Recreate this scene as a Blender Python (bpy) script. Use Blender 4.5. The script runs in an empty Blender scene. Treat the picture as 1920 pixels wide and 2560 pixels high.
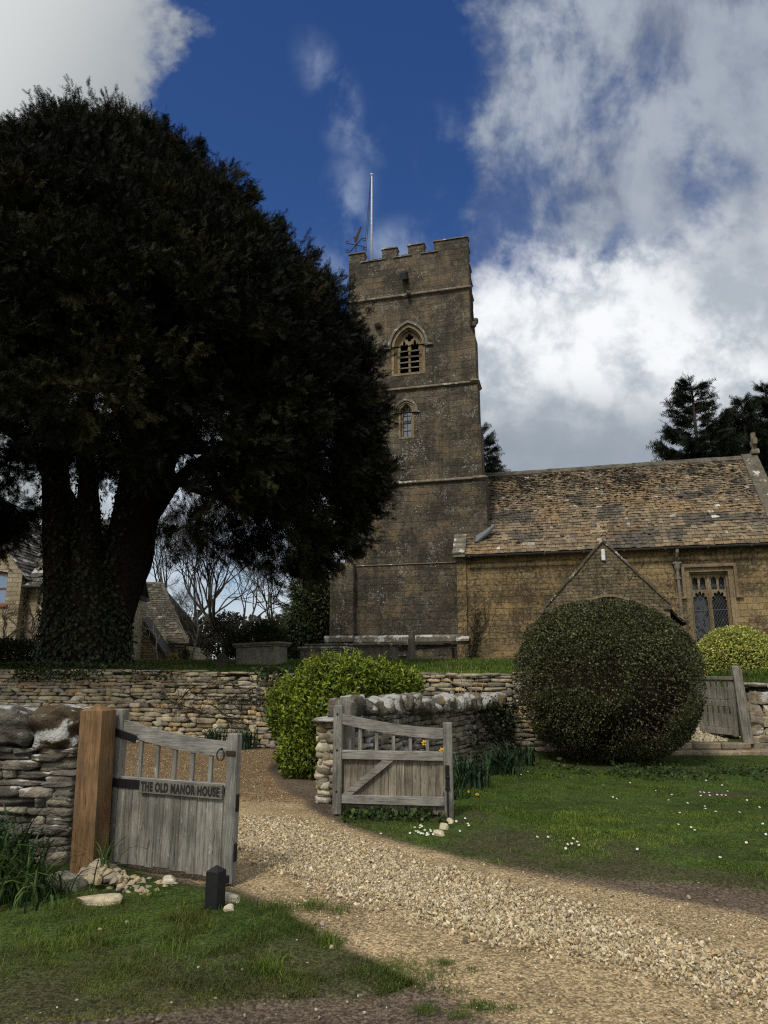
import bpy, math, random
import numpy as np
from mathutils import Vector
from mathutils.geometry import tessellate_polygon
random.seed(5); R = np.random.default_rng(11)
SC = bpy.context.scene; COL = SC.collection
# ---------------------------------------------------------------- camera numbers and planning helpers
F = 1775.0; TH = math.radians(12.7); H = 1.6
def ray(u, v):
    xc = (u-960)/F; yc = (1280-v)/F
    return (xc, math.cos(TH)-yc*math.sin(TH), math.sin(TH)+yc*math.cos(TH))
def G(u, v, z=0.0):                     # survey point on level z
    d = ray(u, v); t = (z-H)/d[2]; return (d[0]*t, d[1]*t)
def P(u, v, Y):                         # survey point at distance Y
    d = ray(u, v); t = Y/d[1]; return np.array((d[0]*t, Y, H+d[2]*t))
A = math.radians(14.7); W = (math.cos(A), -math.sin(A)); D = (math.sin(A), math.cos(A))
C0 = P(1165, 1655, 33.0)
def L(lx, ly, lz): return np.array((C0[0]+lx*W[0]+ly*D[0], C0[1]+lx*W[1]+ly*D[1], C0[2]+lz))
# ---------------------------------------------------------------- noise
def vnoise(x, y, seed=0):
    x = np.asarray(x, float); y = np.asarray(y, float)
    xi = np.floor(x).astype(np.int64); yi = np.floor(y).astype(np.int64); fx = x-xi; fy = y-yi
    fx = fx*fx*(3-2*fx); fy = fy*fy*(3-2*fy)
    def h(a, b):
        n = (a*374761393 + b*668265263 + seed*974634777) & 0xffffffff
        n = ((n ^ (n >> 13))*1274126177) & 0xffffffff
        return ((n ^ (n >> 16)) & 0xffff)/65535.0
    return (h(xi, yi)*(1-fx)+h(xi+1, yi)*fx)*(1-fy)+(h(xi, yi+1)*(1-fx)+h(xi+1, yi+1)*fx)*fy
def fbm(x, y, seed=0, o=3):
    s = 0; a = .5; t = 0
    for i in range(o): s = s+a*vnoise(x*2**i, y*2**i, seed+i*17); t += a; a *= .5
    return s/t
def sm(a, b, x):
    t = np.clip((np.asarray(x, float)-a)/(b-a), 0, 1); return t*t*(3-2*t)
def pip(x, y, poly):
    x = np.asarray(x); y = np.asarray(y); ins = np.zeros(x.shape, bool); n = len(poly)
    for i in range(n):
        x1, y1 = poly[i][:2]; x2, y2 = poly[(i+1) % n][:2]
        if y1 == y2: continue
        ins ^= ((y1 > y) != (y2 > y)) & (x < (x2-x1)*(y-y1)/(y2-y1)+x1)
    return ins
# ---------------------------------------------------------------- mesh collector
DEFC = {'moulding_stone': (.175, .15, .105), 'weathered_coping': (.19, .17, .13), 'dark_moss': (.05, .045, .035), 'dry_stone': (.28, .24, .17)}
class MB:
    def __init__(s): s.v = []; s.f = []; s.c = []; s.n = 0
    def add(s, V, Fs, col=(1, 1, 1)):
        V = np.asarray(V, float).reshape(-1, 3)
        if isinstance(Fs, np.ndarray): Fs = [Fs]
        for f in Fs:
            f = np.asarray(f, np.int64)
            if f.ndim == 1: f = f.reshape(1, -1)
            s.f.append(f+s.n)
        col = np.asarray(col, float)
        s.c.append(np.tile(col, (len(V), 1)) if col.ndim == 1 else col)
        s.v.append(V); s.n += len(V)
    def hexa(s, V8, col=(1, 1, 1)):     # bottom 4 ccw, top 4 ccw
        s.add(V8, np.array([[3, 2, 1, 0], [4, 5, 6, 7], [0, 1, 5, 4], [1, 2, 6, 5], [2, 3, 7, 6], [3, 0, 4, 7]]), col)
    def box(s, x0, x1, y0, y1, z0, z1, col=(1, 1, 1)):
        s.hexa([(x0, y0, z0), (x1, y0, z0), (x1, y1, z0), (x0, y1, z0), (x0, y0, z1), (x1, y0, z1), (x1, y1, z1), (x0, y1, z1)], col)
    def bbox(s, x0, x1, y0, y1, z0, z1, b=.006, col=(1, 1, 1)):   # box with chamfered edges
        V = []; S = (-1, 1); c = np.array(((x0+x1)/2, (y0+y1)/2, (z0+z1)/2)); h = np.array((x1-x0, y1-y0, z1-z0))/2
        idx = {}
        for ax in range(3):
            for sx in S:
                for sy in S:
                    for sz in S:
                        sg = np.array((sx, sy, sz), float); p = sg*h-sg*b; p[ax] = sg[ax]*h[ax]
                        idx[(ax, sx, sy, sz)] = len(V); V.append(c+p)
        Q = []; T = []
        for ax in range(3):
            o = [i for i in range(3) if i != ax]
            for sa in S:
                r = []
                for (p, q) in ((-1, -1), (1, -1), (1, 1), (-1, 1)):
                    k = [0, 0, 0]; k[ax] = sa; k[o[0]] = p; k[o[1]] = q; r.append(idx[(ax, *k)])
                if (sa > 0) == (ax == 1): r = r[::-1]
                Q.append(r)
        for ax in range(3):
            o = [i for i in range(3) if i != ax]
            for p in S:
                for q in S:
                    k1 = [0, 0, 0]; k1[ax] = -1; k1[o[0]] = p; k1[o[1]] = q; k2 = list(k1); k2[ax] = 1
                    Q.append([idx[(o[0], *k1)], idx[(o[0], *k2)], idx[(o[1], *k2)], idx[(o[1], *k1)]])
        for sx in S:
            for sy in S:
                for sz in S: T.append([idx[(a, sx, sy, sz)] for a in range(3)])
        s.add(V, [np.array(Q), np.array(T)], col)
    def tube(s, pts, rad, k=8, col=(1, 1, 1), cap=True, wob=0.0, seed=0):
        pts = np.asarray(pts, float); n = len(pts); rad = np.broadcast_to(np.asarray(rad, float), (n,))
        t = np.gradient(pts, axis=0); t /= np.linalg.norm(t, axis=1)[:, None]+1e-9
        ref = np.array((0., 0, 1)) if abs(t[0][2]) < .9 else np.array((1., 0, 0))
        a = np.cross(t, ref); a /= np.linalg.norm(a, axis=1)[:, None]+1e-9
        for i in range(1, n):
            if np.dot(a[i], a[i-1]) < 0: a[i] = -a[i]
        b = np.cross(t, a); th = np.arange(k)*2*math.pi/k
        rr = rad[:, None]*np.ones((1, k))
        if wob:
            ii = np.arange(n)[:, None]*.23; rr = rr*(1+wob*(fbm(th[None, :]*2.2+ii*.25, ii, seed, 2)-.5)*2)
            rr[:, -1] = (rr[:, -2]+rr[:, 0])/2
        V = pts[:, None, :]+rr[:, :, None]*(np.cos(th)[None, :, None]*a[:, None, :]+np.sin(th)[None, :, None]*b[:, None, :])
        i = np.arange(n-1)[:, None]*k; j = np.arange(k)[None, :]; j2 = (j+1) % k
        q = np.stack([i+j, i+j2, i+k+j2, i+k+j], -1).reshape(-1, 4); fs = [q]
        if cap: fs += [np.arange(k)[::-1].reshape(1, -1), (np.arange(k)+(n-1)*k).reshape(1, -1)]
        s.add(V.reshape(-1, 3), fs, col)
    def plate(s, loops, y0, y1, col=(1, 1, 1), M=None):   # (x,z) outline with holes, y0..y1 thick
        pts = [p for l in loops for p in l]
        tri = np.array(tessellate_polygon([[Vector((p[0], p[1], 0)) for p in l] for l in loops]), np.int64)
        q = np.array(pts, float); n = len(q)
        a = q[tri[:, 1]]-q[tri[:, 0]]; b = q[tri[:, 2]]-q[tri[:, 0]]; cr = a[:, 0]*b[:, 1]-a[:, 1]*b[:, 0]
        tri[cr < 0] = tri[cr < 0][:, ::-1]
        V = np.concatenate([np.c_[q[:, 0], np.full(n, y0), q[:, 1]], np.c_[q[:, 0], np.full(n, y1), q[:, 1]]])
        Q = []; o = 0
        for l in loops:
            m = len(l)
            ar = sum(l[i][0]*l[(i+1) % m][1]-l[(i+1) % m][0]*l[i][1] for i in range(m))
            for i in range(m):
                f = [o+i, o+(i+1) % m, o+(i+1) % m+n, o+i+n]
                out = (ar > 0) == (o == 0)
                Q.append(f[::-1] if out else f)
            o += m
        if M is not None: V = M(V)
        s.add(V, [tri, tri[:, ::-1]+n, np.array(Q)], col)
    def scat(s, tv, tfs, pos, rot, sc, col):              # copies of a template
        tv = np.asarray(tv, float); N = len(pos); sc = np.asarray(sc, float)
        sc = sc[:, None] if sc.ndim == 1 else sc
        V = np.einsum('nij,nkj->nki', rot, tv[None]*sc[:, None, :])+pos[:, None, :]
        K = len(tv); off = (np.arange(N)*K)
        fs = [(np.asarray(f)[None]+off[:, None, None]).reshape(-1, np.asarray(f).shape[1]) for f in tfs]
        s.add(V.reshape(-1, 3), fs, np.repeat(col, K, 0))
    def build(s, name, mat, parent=None, smooth=False):
        me = bpy.data.meshes.new(name)
        V = np.concatenate(s.v); C = np.concatenate(s.c)
        if mat.name in DEFC: C[(C == 1).all(1)] = DEFC[mat.name]
        lens = np.concatenate([np.full(len(f), f.shape[1]) for f in s.f]); idx = np.concatenate([f.ravel() for f in s.f])
        me.vertices.add(len(V)); me.vertices.foreach_set('co', V.astype(np.float32).ravel())
        me.loops.add(len(idx)); me.loops.foreach_set('vertex_index', idx.astype(np.int32))
        me.polygons.add(len(lens)); st = np.concatenate([[0], np.cumsum(lens)[:-1]])
        me.polygons.foreach_set('loop_start', st.astype(np.int32))
        if smooth: me.polygons.foreach_set('use_smooth', np.ones(len(lens), bool))
        else: me.polygons.foreach_set('use_smooth', np.zeros(len(lens), bool))
        me.update(calc_edges=True)
        at = me.color_attributes.new('Col', 'FLOAT_COLOR', 'POINT')
        at.data.foreach_set('color', np.c_[C, np.ones(len(C))].astype(np.float32).ravel())
        me.materials.append(mat)
        o = bpy.data.objects.new(name, me); COL.objects.link(o)
        if parent is not None: o.parent = parent
        return o
def empty(name, loc=(0, 0, 0), rz=0.0):
    o = bpy.data.objects.new(name, None); COL.objects.link(o); o.location = loc; o.rotation_euler = (0, 0, rz)
    o.empty_display_size = .2; return o
def tag(o, label, cat, group=None, kind=None):
    o['label'] = label; o['category'] = cat
    if group: o['group'] = group
    if kind: o['kind'] = kind
    return o
def struct(o): o['kind'] = 'structure'; return o
def copy_tree(o, parent=None):
    c = o.copy(); COL.objects.link(c)
    if parent is not None: c.parent = parent
    for ch in [x for x in bpy.data.objects if x.parent == o]: copy_tree(ch, c)
    return c
def frames(d, roll=None):               # rotation matrices whose y axis is d
    d = d/(np.linalg.norm(d, axis=1)[:, None]+1e-9); N = len(d)
    r = R.normal(size=(N, 3)); x = np.cross(d, r); x /= np.linalg.norm(x, axis=1)[:, None]+1e-9
    z = np.cross(x, d); return np.stack([x, d, z], -1)
def frames_up(d, n):                    # y axis d, z axis as near n as can be
    d = d/(np.linalg.norm(d, axis=1)[:, None]+1e-9); x = np.cross(d, n); x /= np.linalg.norm(x, axis=1)[:, None]+1e-9
    return np.stack([x, d, np.cross(x, d)], -1)
def sph(N):
    v = R.normal(size=(N, 3)); return v/np.linalg.norm(v, axis=1)[:, None]
def pal(N, cols, wts=None, j=.15):
    cols = np.array(cols); c = cols[R.choice(len(cols), N, p=None if wts is None else np.array(wts)/sum(wts))]
    return c*np.clip(1+R.normal(size=(N, 1))*j, .4, 1.8)*(1+R.normal(size=(N, 3))*j*.10)
def cubesphere(n):
    V = []; Q = []; idx = {}
    def vid(p):
        k = tuple(p)
        if k not in idx: idx[k] = len(V); V.append(p)
        return idx[k]
    for ax in range(3):
        for s in (0, n):
            for i in range(n):
                for j in range(n):
                    f = []
                    for (a, b) in ((i, j), (i+1, j), (i+1, j+1), (i, j+1)):
                        p = [0, 0, 0]; p[ax] = s; p[(ax+1) % 3] = a; p[(ax+2) % 3] = b; f.append(vid(p))
                    Q.append(f if s else f[::-1])
    return np.array(V, float)/n*2-1, np.array(Q)
CS = {n: cubesphere(n) for n in (2, 3, 4, 6, 10, 14)}
def stones(mb, C, Hs, rot, col, n=3, p=5.0, amp=.1, cuts=0, rough=1.0):
    q, f = CS[n]; N = len(C)
    u = q/((np.abs(q)**p).sum(1)**(1/p))[:, None]
    w = R.normal(size=(N, 4, 3))*1.7; ph = R.uniform(0, 6.3, (N, 4, 1))
    ns = np.sin(np.einsum('nkj,vj->nkv', w, q)+ph).mean(1)
    V = u[None]*(1+amp*ns[..., None]*2)
    for _ in range(cuts):
        cn = sph(N); cn[:, 1] *= .8; cn /= np.linalg.norm(cn, axis=1)[:, None]; sd_ = np.einsum('nkj,nj->nk', V, cn)-R.uniform(.72, 1.12, (N, 1)); V = V-np.maximum(sd_, 0)[..., None]*cn[:, None, :]
    if n >= 6:
        w = R.normal(size=(N, 5, 3))*4.5; ph = R.uniform(0, 6.3, (N, 5, 1)); V = V*(1+.025*rough*np.sin(np.einsum('nkj,vj->nkv', w, q)+ph).sum(1)[..., None]*.6)
    V = V*np.asarray(Hs)[:, None, :]
    V = np.einsum('nij,nkj->nki', rot, V)+np.asarray(C)[:, None, :]
    K = len(q); F_ = (f[None]+(np.arange(N)*K)[:, None, None]).reshape(-1, 4)
    mb.add(V.reshape(-1, 3), F_, np.repeat(col, K, 0))
# ---------------------------------------------------------------- node materials
class NT:
    def __init__(s, tree): s.t = tree; tree.nodes.clear()
    def nd(s, ty, ins=None, **pr):
        n = s.t.nodes.new(ty)
        for k, v in pr.items(): setattr(n, k, v)
        for k, v in (ins or {}).items(): s.set(n.inputs[k], v)
        return n
    def set(s, i, v):
        if isinstance(v, bpy.types.NodeSocket): s.t.links.new(v, i)
        else: i.default_value = v
    def m(s, op, a, b=0.0, c=0.0, clamp=False):
        n = s.nd('ShaderNodeMath', operation=op); n.use_clamp = clamp
        s.set(n.inputs[0], a); s.set(n.inputs[1], b); s.set(n.inputs[2], c); return n.outputs[0]
    def mix(s, f, a, b, bl='MIX'):
        n = s.nd('ShaderNodeMix', data_type='RGBA', blend_type=bl); s.set(n.inputs[0], f)
        for i, x in ((6, a), (7, b)): s.set(n.inputs[i], (*x, 1) if isinstance(x, tuple) and len(x) == 3 else x)
        return n.outputs[2]
    def noise(s, vec, sc, det=4, rough=.55, dist=0.0):
        return s.nd('ShaderNodeTexNoise', {'Vector': vec, 'Scale': sc, 'Detail': det, 'Roughness': rough, 'Distortion': dist}).outputs[0]
    def vor(s, vec, sc, feat='F1', out=0):
        return s.nd('ShaderNodeTexVoronoi', {'Vector': vec, 'Scale': sc}, feature=feat).outputs[out]
    def rng(s, x, a, b, c=0.0, d=1.0):
        return s.nd('ShaderNodeMapRange', {0: x, 1: a, 2: b, 3: c, 4: d}, interpolation_type='SMOOTHSTEP').outputs[0]
    def obj(s): return s.nd('ShaderNodeTexCoord').outputs['Object']
    def scl(s, v, x, y, z): return s.nd('ShaderNodeMapping', {'Vector': v, 'Scale': (x, y, z)}).outputs[0]
    def sep(s, v): return s.nd('ShaderNodeSeparateXYZ', {0: v}).outputs
    def comb(s, x, y, z): return s.nd('ShaderNodeCombineXYZ', {0: x, 1: y, 2: z}).outputs[0]
def mat(name, fn):
    m = bpy.data.materials.new(name); m.use_nodes = True; t = NT(m.node_tree)
    b = t.nd('ShaderNodeBsdfPrincipled'); o = t.nd('ShaderNodeOutputMaterial', {'Surface': b.outputs[0]})
    r = fn(t)
    t.set(b.inputs['Base Color'], (*r['c'], 1) if isinstance(r['c'], tuple) else r['c'])
    t.set(b.inputs['Roughness'], r.get('r', .8)); t.set(b.inputs['Metallic'], r.get('m', 0.0))
    t.set(b.inputs['Specular IOR Level'], r.get('s', .3))
    if 'h' in r: t.set(b.inputs['Normal'], t.nd('ShaderNodeBump', {'Height': r['h'], 'Strength': r.get('hs', .5), 'Distance': r.get('hd', .02)}).outputs[0])
    return m
def vcol(t): return t.nd('ShaderNodeAttribute', attribute_name='Col').outputs['Color']
def dark(t, c, f): return t.mix(f, c, (0.0, 0.0, 0.0))
def cmat(name, ns=8, na=.35, rough=.85, bs=30, bh=.01, spec=.25):     # vertex colour x noise
    def fn(t):
        o = t.obj(); n = t.noise(o, ns, 5, .6); k = t.rng(n, .25, .75, 1-na, 1+na)
        c = t.mix(1.0, vcol(t), t.comb(k, k, k), 'MULTIPLY')
        return dict(c=c, r=rough, s=spec, h=t.noise(o, bs, 4, .65), hs=.6, hd=bh)
    return mat(name, fn)
def stonemat(name, lich=.5, ns=6, up=0.0, bs=25, bh=.02, ochre=.3, speck=9):  # field stone with lichen
    def fn(t):
        o = t.obj(); n = t.noise(o, ns, 6, .65); k = t.rng(n, .25, .75, .6, 1.35)
        c = t.mix(1.0, vcol(t), t.comb(k, k, k), 'MULTIPLY')
        c = t.mix(t.m('MULTIPLY', t.rng(t.noise(o, 2.3, 5, .6), .52, .7), ochre), c, (.32, .19, .06))
        nz = t.sep(t.nd('ShaderNodeNewGeometry').outputs['Normal'])[2]
        big = t.noise(o, 2.1, 3, .5); edge = t.noise(o, speck, 6, .7)
        v = t.m('ADD', t.m('MULTIPLY', big, .75), t.m('MULTIPLY', edge, .5))
        v = t.m('ADD', v, t.m('MULTIPLY', nz, up))
        c = t.mix(t.rng(v, 1.02-lich*.4, 1.07-lich*.4), c, t.mix(t.noise(o, 40, 3), (.42, .41, .37), (.66, .65, .6)))
        h = t.m('ADD', t.noise(o, bs, 5, .7), t.m('MULTIPLY', t.noise(o, bs*.25, 3), .8))
        return dict(c=c, r=.92, s=.2, h=h, hs=.8, hd=bh)
    return mat(name, fn)
def wallmat(name, base, alt, bh_, bw, joint=.5, speck=.5, stain=.5, ochre=.0, bump=.03, patchy=.5):  # coursed masonry with lichen specks
    def fn(t):
        o = t.obj(); x, y, z = t.sep(o); p = t.comb(t.m('ADD', x, t.m('MULTIPLY', y, 1.0)), z, 0.0)
        wv = t.nd('ShaderNodeVectorMath', {0: t.nd('ShaderNodeTexNoise', {'Vector': o, 'Scale': 1.5, 'Detail': 4.0}).outputs['Color'], 1: (.30, .12, 0)}, operation='MULTIPLY').outputs[0]
        pw = t.nd('ShaderNodeVectorMath', {0: p, 1: wv}, operation='ADD').outputs[0]
        br = t.nd('ShaderNodeTexBrick', {'Vector': pw, 'Scale': 1.0, 'Brick Width': bw, 'Row Height': bh_, 'Mortar Size': .022, 'Mortar Smooth': .3, 'Color1': (.68, .68, .68, 1), 'Color2': (1.28, 1.28, 1.28, 1), 'Mortar': (.45, .45, .45, 1)}, offset=.5)
        bn = t.noise(o, .55, 4, .6); fn_ = t.noise(o, 7, 8, .75)
        c = t.mix(t.rng(t.m('ADD', bn, t.m('MULTIPLY', t.m('SUBTRACT', fn_, .5), patchy)), .36, .64), base, alt)
        if ochre: c = t.mix(t.m('MULTIPLY', t.rng(t.noise(o, 1.1, 6, .62), .5, .68), ochre), c, (.37, .225, .085))
        c = t.mix(joint, c, t.mix(1.0, c, br.outputs['Color'], 'MULTIPLY'))
        k = t.rng(t.noise(o, 22, 6, .75), .3, .7, .55, 1.45); c = t.mix(1.0, c, t.comb(k, k, k), 'MULTIPLY')
        st = t.rng(t.noise(t.scl(o, 1.6, 1.6, .12), 2.2, 5, .6), .48, .72)
        c = t.mix(t.m('MULTIPLY', st, stain), c, (.045, .04, .03))
        ow = t.nd('ShaderNodeVectorMath', {0: o, 1: t.nd('ShaderNodeVectorMath', {0: t.nd('ShaderNodeTexNoise', {'Vector': o, 'Scale': 9.0, 'Detail': 3.0}).outputs['Color'], 1: (.22, .22, .22)}, operation='MULTIPLY').outputs[0]}, operation='ADD').outputs[0]
        d = t.vor(ow, 8.5); rr = t.rng(t.noise(o, .9, 5, .65), .42, .70, .0, .36*speck)
        m1 = t.rng(t.m('SUBTRACT', t.m('ADD', rr, t.m('MULTIPLY', t.m('SUBTRACT', t.noise(o, 30, 5, .7), .5), .5)), d), 0.0, .09)
        d2 = t.vor(ow, 20.0); r2 = t.rng(t.noise(o, 1.6, 5, .65), .45, .68, 0.07, .38*speck)
        m2 = t.rng(t.m('SUBTRACT', r2, d2), 0.0, .06)
        c = t.mix(t.m('MULTIPLY', t.m('MAXIMUM', m1, m2), .85), c, (.46, .445, .40))
        h = t.m('ADD', t.m('MULTIPLY', br.outputs['Fac'], -.8*joint), t.m('ADD', t.m('MULTIPLY', t.noise(o, 9, 6, .7), .9), t.m('MULTIPLY', t.noise(o, 40, 3), .3)))
        return dict(c=c, r=.93, s=.15, h=h, hs=.7, hd=bump)
    return mat(name, fn)
def woodmat(name, base, alt, axis=2, streak=.5, lic=.0, rough=.75, knots=False):
    def fn(t):
        o = t.obj(); s = [26, 26, 26]; s[axis] = 1.1
        wob = t.nd('ShaderNodeTexNoise', {'Vector': o, 'Scale': 2.5, 'Detail': 2.0}).outputs['Color']
        ow = t.nd('ShaderNodeVectorMath', {0: o, 1: t.nd('ShaderNodeVectorMath', {0: wob, 1: (.05, .05, .02)}, operation='MULTIPLY').outputs[0]}, operation='ADD').outputs[0]
        g = t.noise(t.scl(ow, *s), 3.2, 6, .7); b = t.noise(o, 3.5, 4)
        c = t.mix(t.rng(g, .32, .68), base, alt); k = t.rng(b, .3, .7, .72, 1.25)
        c = t.mix(1.0, t.mix(1.0, c, t.comb(k, k, k), 'MULTIPLY'), vcol(t), 'MULTIPLY')
        s2 = [60, 60, 60]; s2[axis] = 1.5
        cr = t.rng(t.noise(t.scl(ow, *s2), 1.6, 3, .6), .60, .68); c = t.mix(t.m('MULTIPLY', cr, streak), c, (.03, .025, .02)); s4 = [9, 9, 9]; s4[axis] = .8; c = t.mix(t.m('MULTIPLY', t.rng(t.noise(t.scl(o, *s4), 1.7, 4, .6), .5, .68), .5), c, (.05, .046, .036))
        if lic: 
            s3 = [14, 14, 14]; s3[axis] = 5
            c = t.mix(t.m('MULTIPLY', t.rng(t.noise(t.scl(o, *s3), 2.2, 5, .7), .62, .66), lic), c, (.55, .56, .52))
        if knots:
            d = t.vor(t.scl(o, 7, 7, 2.2), 1.0); c = t.mix(t.rng(d, .10, .05), c, (.16, .065, .02))
            c = t.mix(t.m('MULTIPLY', t.rng(t.m('SINE', t.m('MULTIPLY', d, 60)), .3, .9), t.rng(d, .35, .1, 0, .5)), c, (.22, .09, .03))
        return dict(c=c, r=rough, s=.25, h=t.m('SUBTRACT', g, t.m('MULTIPLY', cr, .7)), hs=.5, hd=.006)
    return mat(name, fn)
def leafmat(name, na=.3, rough=.55, spec=.25, trans=.15):
    m = cmat(name, 3, na, rough, 60, .002, spec); b = m.node_tree.nodes
    p = [n for n in b if n.type == 'BSDF_PRINCIPLED'][0]; out = [n for n in b if n.type == 'OUTPUT_MATERIAL'][0]
    tr = b.new('ShaderNodeBsdfTranslucent'); mx = b.new('ShaderNodeMixShader'); mx.inputs[0].default_value = trans
    m.node_tree.links.new(p.inputs['Base Color'].links[0].from_socket, tr.inputs[0])
    m.node_tree.links.new(p.outputs[0], mx.inputs[1]); m.node_tree.links.new(tr.outputs[0], mx.inputs[2]); m.node_tree.links.new(mx.outputs[0], out.inputs[0])
    return m
def plain(name, c, rough=.6, metal=0.0, spec=.3, ns=12, na=.25):
    def fn(t):
        o = t.obj(); k = t.rng(t.noise(o, ns, 5, .6), .25, .75, 1-na, 1+na)
        return dict(c=t.mix(1.0, (*c, 1), t.comb(k, k, k), 'MULTIPLY'), r=rough, m=metal, s=spec, h=t.noise(o, ns*6, 3), hs=.15, hd=.004)
    return mat(name, fn)
M = {}
M['tower'] = wallmat('tower_stone', (.064, .055, .042), (.146, .121, .084), .34, .78, .45, 1.0, .6, .2, .08, 1.1)
M['nave'] = wallmat('nave_stone', (.105, .078, .046), (.34, .25, .125), .27, .62, .55, .7, .5, .42, .05, 1.2)
M['porch'] = wallmat('porch_stone', (.10, .08, .052), (.25, .195, .115), .13, .34, .75, .8, .5, .2, .04, 1.0)
M['dress'] = wallmat('dressed_stone', (.21, .158, .092), (.31, .24, .145), .45, 1.1, .3, .3, .4, .3, .015)
M['string'] = stonemat('moulding_stone', .74, 4, .03, 20, .02, .2)
M['weather'] = stonemat('weathered_coping', .86, 4, .06, 18, .03, .1, 7)
M['drystone'] = stonemat('dry_stone', .35, 6, .02, 22, .03, .3)
M['drywhite'] = stonemat('lichened_dry_stone', .80, 6, .07, 24, .03, .15, 6)
M['cope'] = stonemat('lichened_coping', .93, 5, .08, 20, .09, .7, 5.5)
M['core'] = plain('wall_core', (.03, .026, .02), .95)
M['roof'] = cmat('stone_slate', 3.0, .5, .92, 26, .015, .15)
M['moss'] = cmat('dark_moss', 20, .4, 1.0, 60, .02, .05)
M['grave'] = wallmat('tomb_stone', (.145, .132, .10), (.235, .212, .16), 4.0, 9.0, .0, .45, .7, .0, .015)
M['rubble'] = cmat('broken_stone', 14, .3, .9, 40, .012, .2)
M['gate'] = woodmat('silver_oak', (.135, .128, .108), (.265, .255, .222), 2, .85, .5)
M['gateh'] = woodmat('silver_oak_rail', (.165, .156, .134), (.32, .305, .268), 0, .75, .15)
M['gate_in'] = woodmat('inner_oak', (.14, .118, .084), (.28, .25, .195), 2, .85, .15)
M['newpost'] = woodmat('new_softwood', (.155, .086, .036), (.275, .162, .076), 2, .9, 0, .6, True)
M['oldpost'] = woodmat('old_oak_post', (.155, .14, .11), (.31, .285, .235), 2, .9, .2)
M['iron'] = plain('black_iron', (.018, .018, .019), .55, .4, .4)
M['rust'] = plain('rusty_iron', (.05, .033, .024), .75, .4)
M['black'] = plain('black_stained_post', (.012, .012, .013), .65, 0, .35, 30)
M['paint'] = plain('burnt_letter', (.022, .02, .018), .8)
M['bark'] = cmat('bark', 7, .45, .98, 14, .05, .05)
M['leafd'] = leafmat('dark_needles', .3, .65, .08, .04)
M['leaf'] = leafmat('leaf')
M['leafs'] = leafmat('small_leaf', .35, .5, .3, .1)
M['grass'] = leafmat('grass_blade', .25, .55, .2, .2)
M['petal'] = cmat('petal', 30, .1, .6, 60, .001)
M['pipe'] = plain('buff_painted_pipe', (.20, .175, .14), .55)
M['gutter'] = plain('dark_gutter', (.045, .040, .034), .6)
M['lead'] = plain('lead_sheet', (.17, .18, .20), .5, .3)
M['lampw'] = plain('white_lamp_body', (.75, .77, .78), .35)
M['flag'] = plain('white_painted_pole', (.62, .62, .62), .4)
M['glassd'] = plain('dark_leaded_glass', (.012, .013, .016), .12, 0, .5, 3, .3)
M['pane'] = cmat('leaded_pane', 5, .25, .55, 40, .002, .2)
M['sill'] = plain('red_timber', (.25, .10, .05), .6)
M['house'] = wallmat('house_stone', (.36, .30, .19), (.52, .44, .30), .2, .5, .7, .25, .15, .1, .02)
M['render'] = plain('grey_pier_render', (.24, .225, .18), .9)
M['thatchroof'] = cmat('old_slate', 4, .4, .92, 26, .015, .15)
def _glass(t):
    o = t.obj(); return dict(c=t.mix(t.noise(o, 2, 2), (.20, .30, .45), (.28, .38, .55)), r=.08, s=.6)  # reflected blue sky is painted into the pane's base colour
M['skyglass'] = mat('window_pane', _glass)
def _drive(t):
    o = t.obj(); b = t.noise(o, 1.4, 5, .6); f = t.noise(o, 9, 6, .7)
    c = t.mix(t.rng(b, .35, .65), (.34, .235, .115), (.45, .33, .175)); c = t.mix(t.rng(f, .35, .7), c, (.26, .185, .10))
    d = t.vor(o, 60); vc = t.vor(o, 60, 'F1', 1); k = t.sep(vc)[0]
    c = t.mix(t.m('MULTIPLY', t.rng(k, .35, .75), t.rng(d, .6, .25)), c, (.52, .43, .28))
    d2 = t.vor(o, 130); c = t.mix(t.rng(d2, .3, .75, 0, .5), c, (.16, .115, .06))
    return dict(c=c, r=.95, s=.1, h=t.m('ADD', t.m('MULTIPLY', d, -1.0), t.noise(o, 50, 4)), hs=.6, hd=.012)
M['drive'] = mat('sandy_gravel', _drive)
def _soil(c1, c2, c3):
    def fn(t):
        o = t.obj(); b = t.noise(o, 1.1, 6, .65); f = t.noise(o, 16, 6, .7)
        c = t.mix(t.rng(b, .38, .62), c1, c2); c = t.mix(t.rng(f, .45, .72), c, c3)
        return dict(c=c, r=.95, s=.1, h=t.m('ADD', f, t.noise(o, 60, 4)), hs=.7, hd=.02)
    return fn
def _earth(t):
    o = t.obj(); v = t.vor(o, 70, 'F1', 1); k = t.rng(t.sep(v)[0], 0.0, 1.0, .62, 1.5); d = t.vor(o, 70); c = t.mix(1.0, vcol(t), t.comb(k, k, k), 'MULTIPLY')
    e = t.rng(d, .45, .8, 1.0, .6); c = t.mix(1.0, c, t.comb(e, e, e), 'MULTIPLY'); n = t.rng(t.noise(o, 25, 6, .75), .3, .7, .7, 1.3); c = t.mix(1.0, c, t.comb(n, n, n), 'MULTIPLY')
    return dict(c=c, r=.95, s=.1, h=t.m('ADD', t.m('MULTIPLY', d, -.8), t.noise(o, 40, 5, .7)), hs=.5, hd=.008)
M['earth'] = mat('earth', _earth)
M['dirt'] = mat('bare_earth', _soil((.085, .062, .046), (.12, .09, .065), (.05, .036, .027)))
M['turf'] = mat('turf', _soil((.030, .045, .010), (.055, .068, .016), (.05, .04, .02)))
M['yard'] = mat('churchyard_turf', _soil((.035, .055, .012), (.06, .085, .018), (.04, .04, .018)))
M['gravel'] = cmat('gravel_stone', 30, .25, .9, 80, .004, .2)
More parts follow.
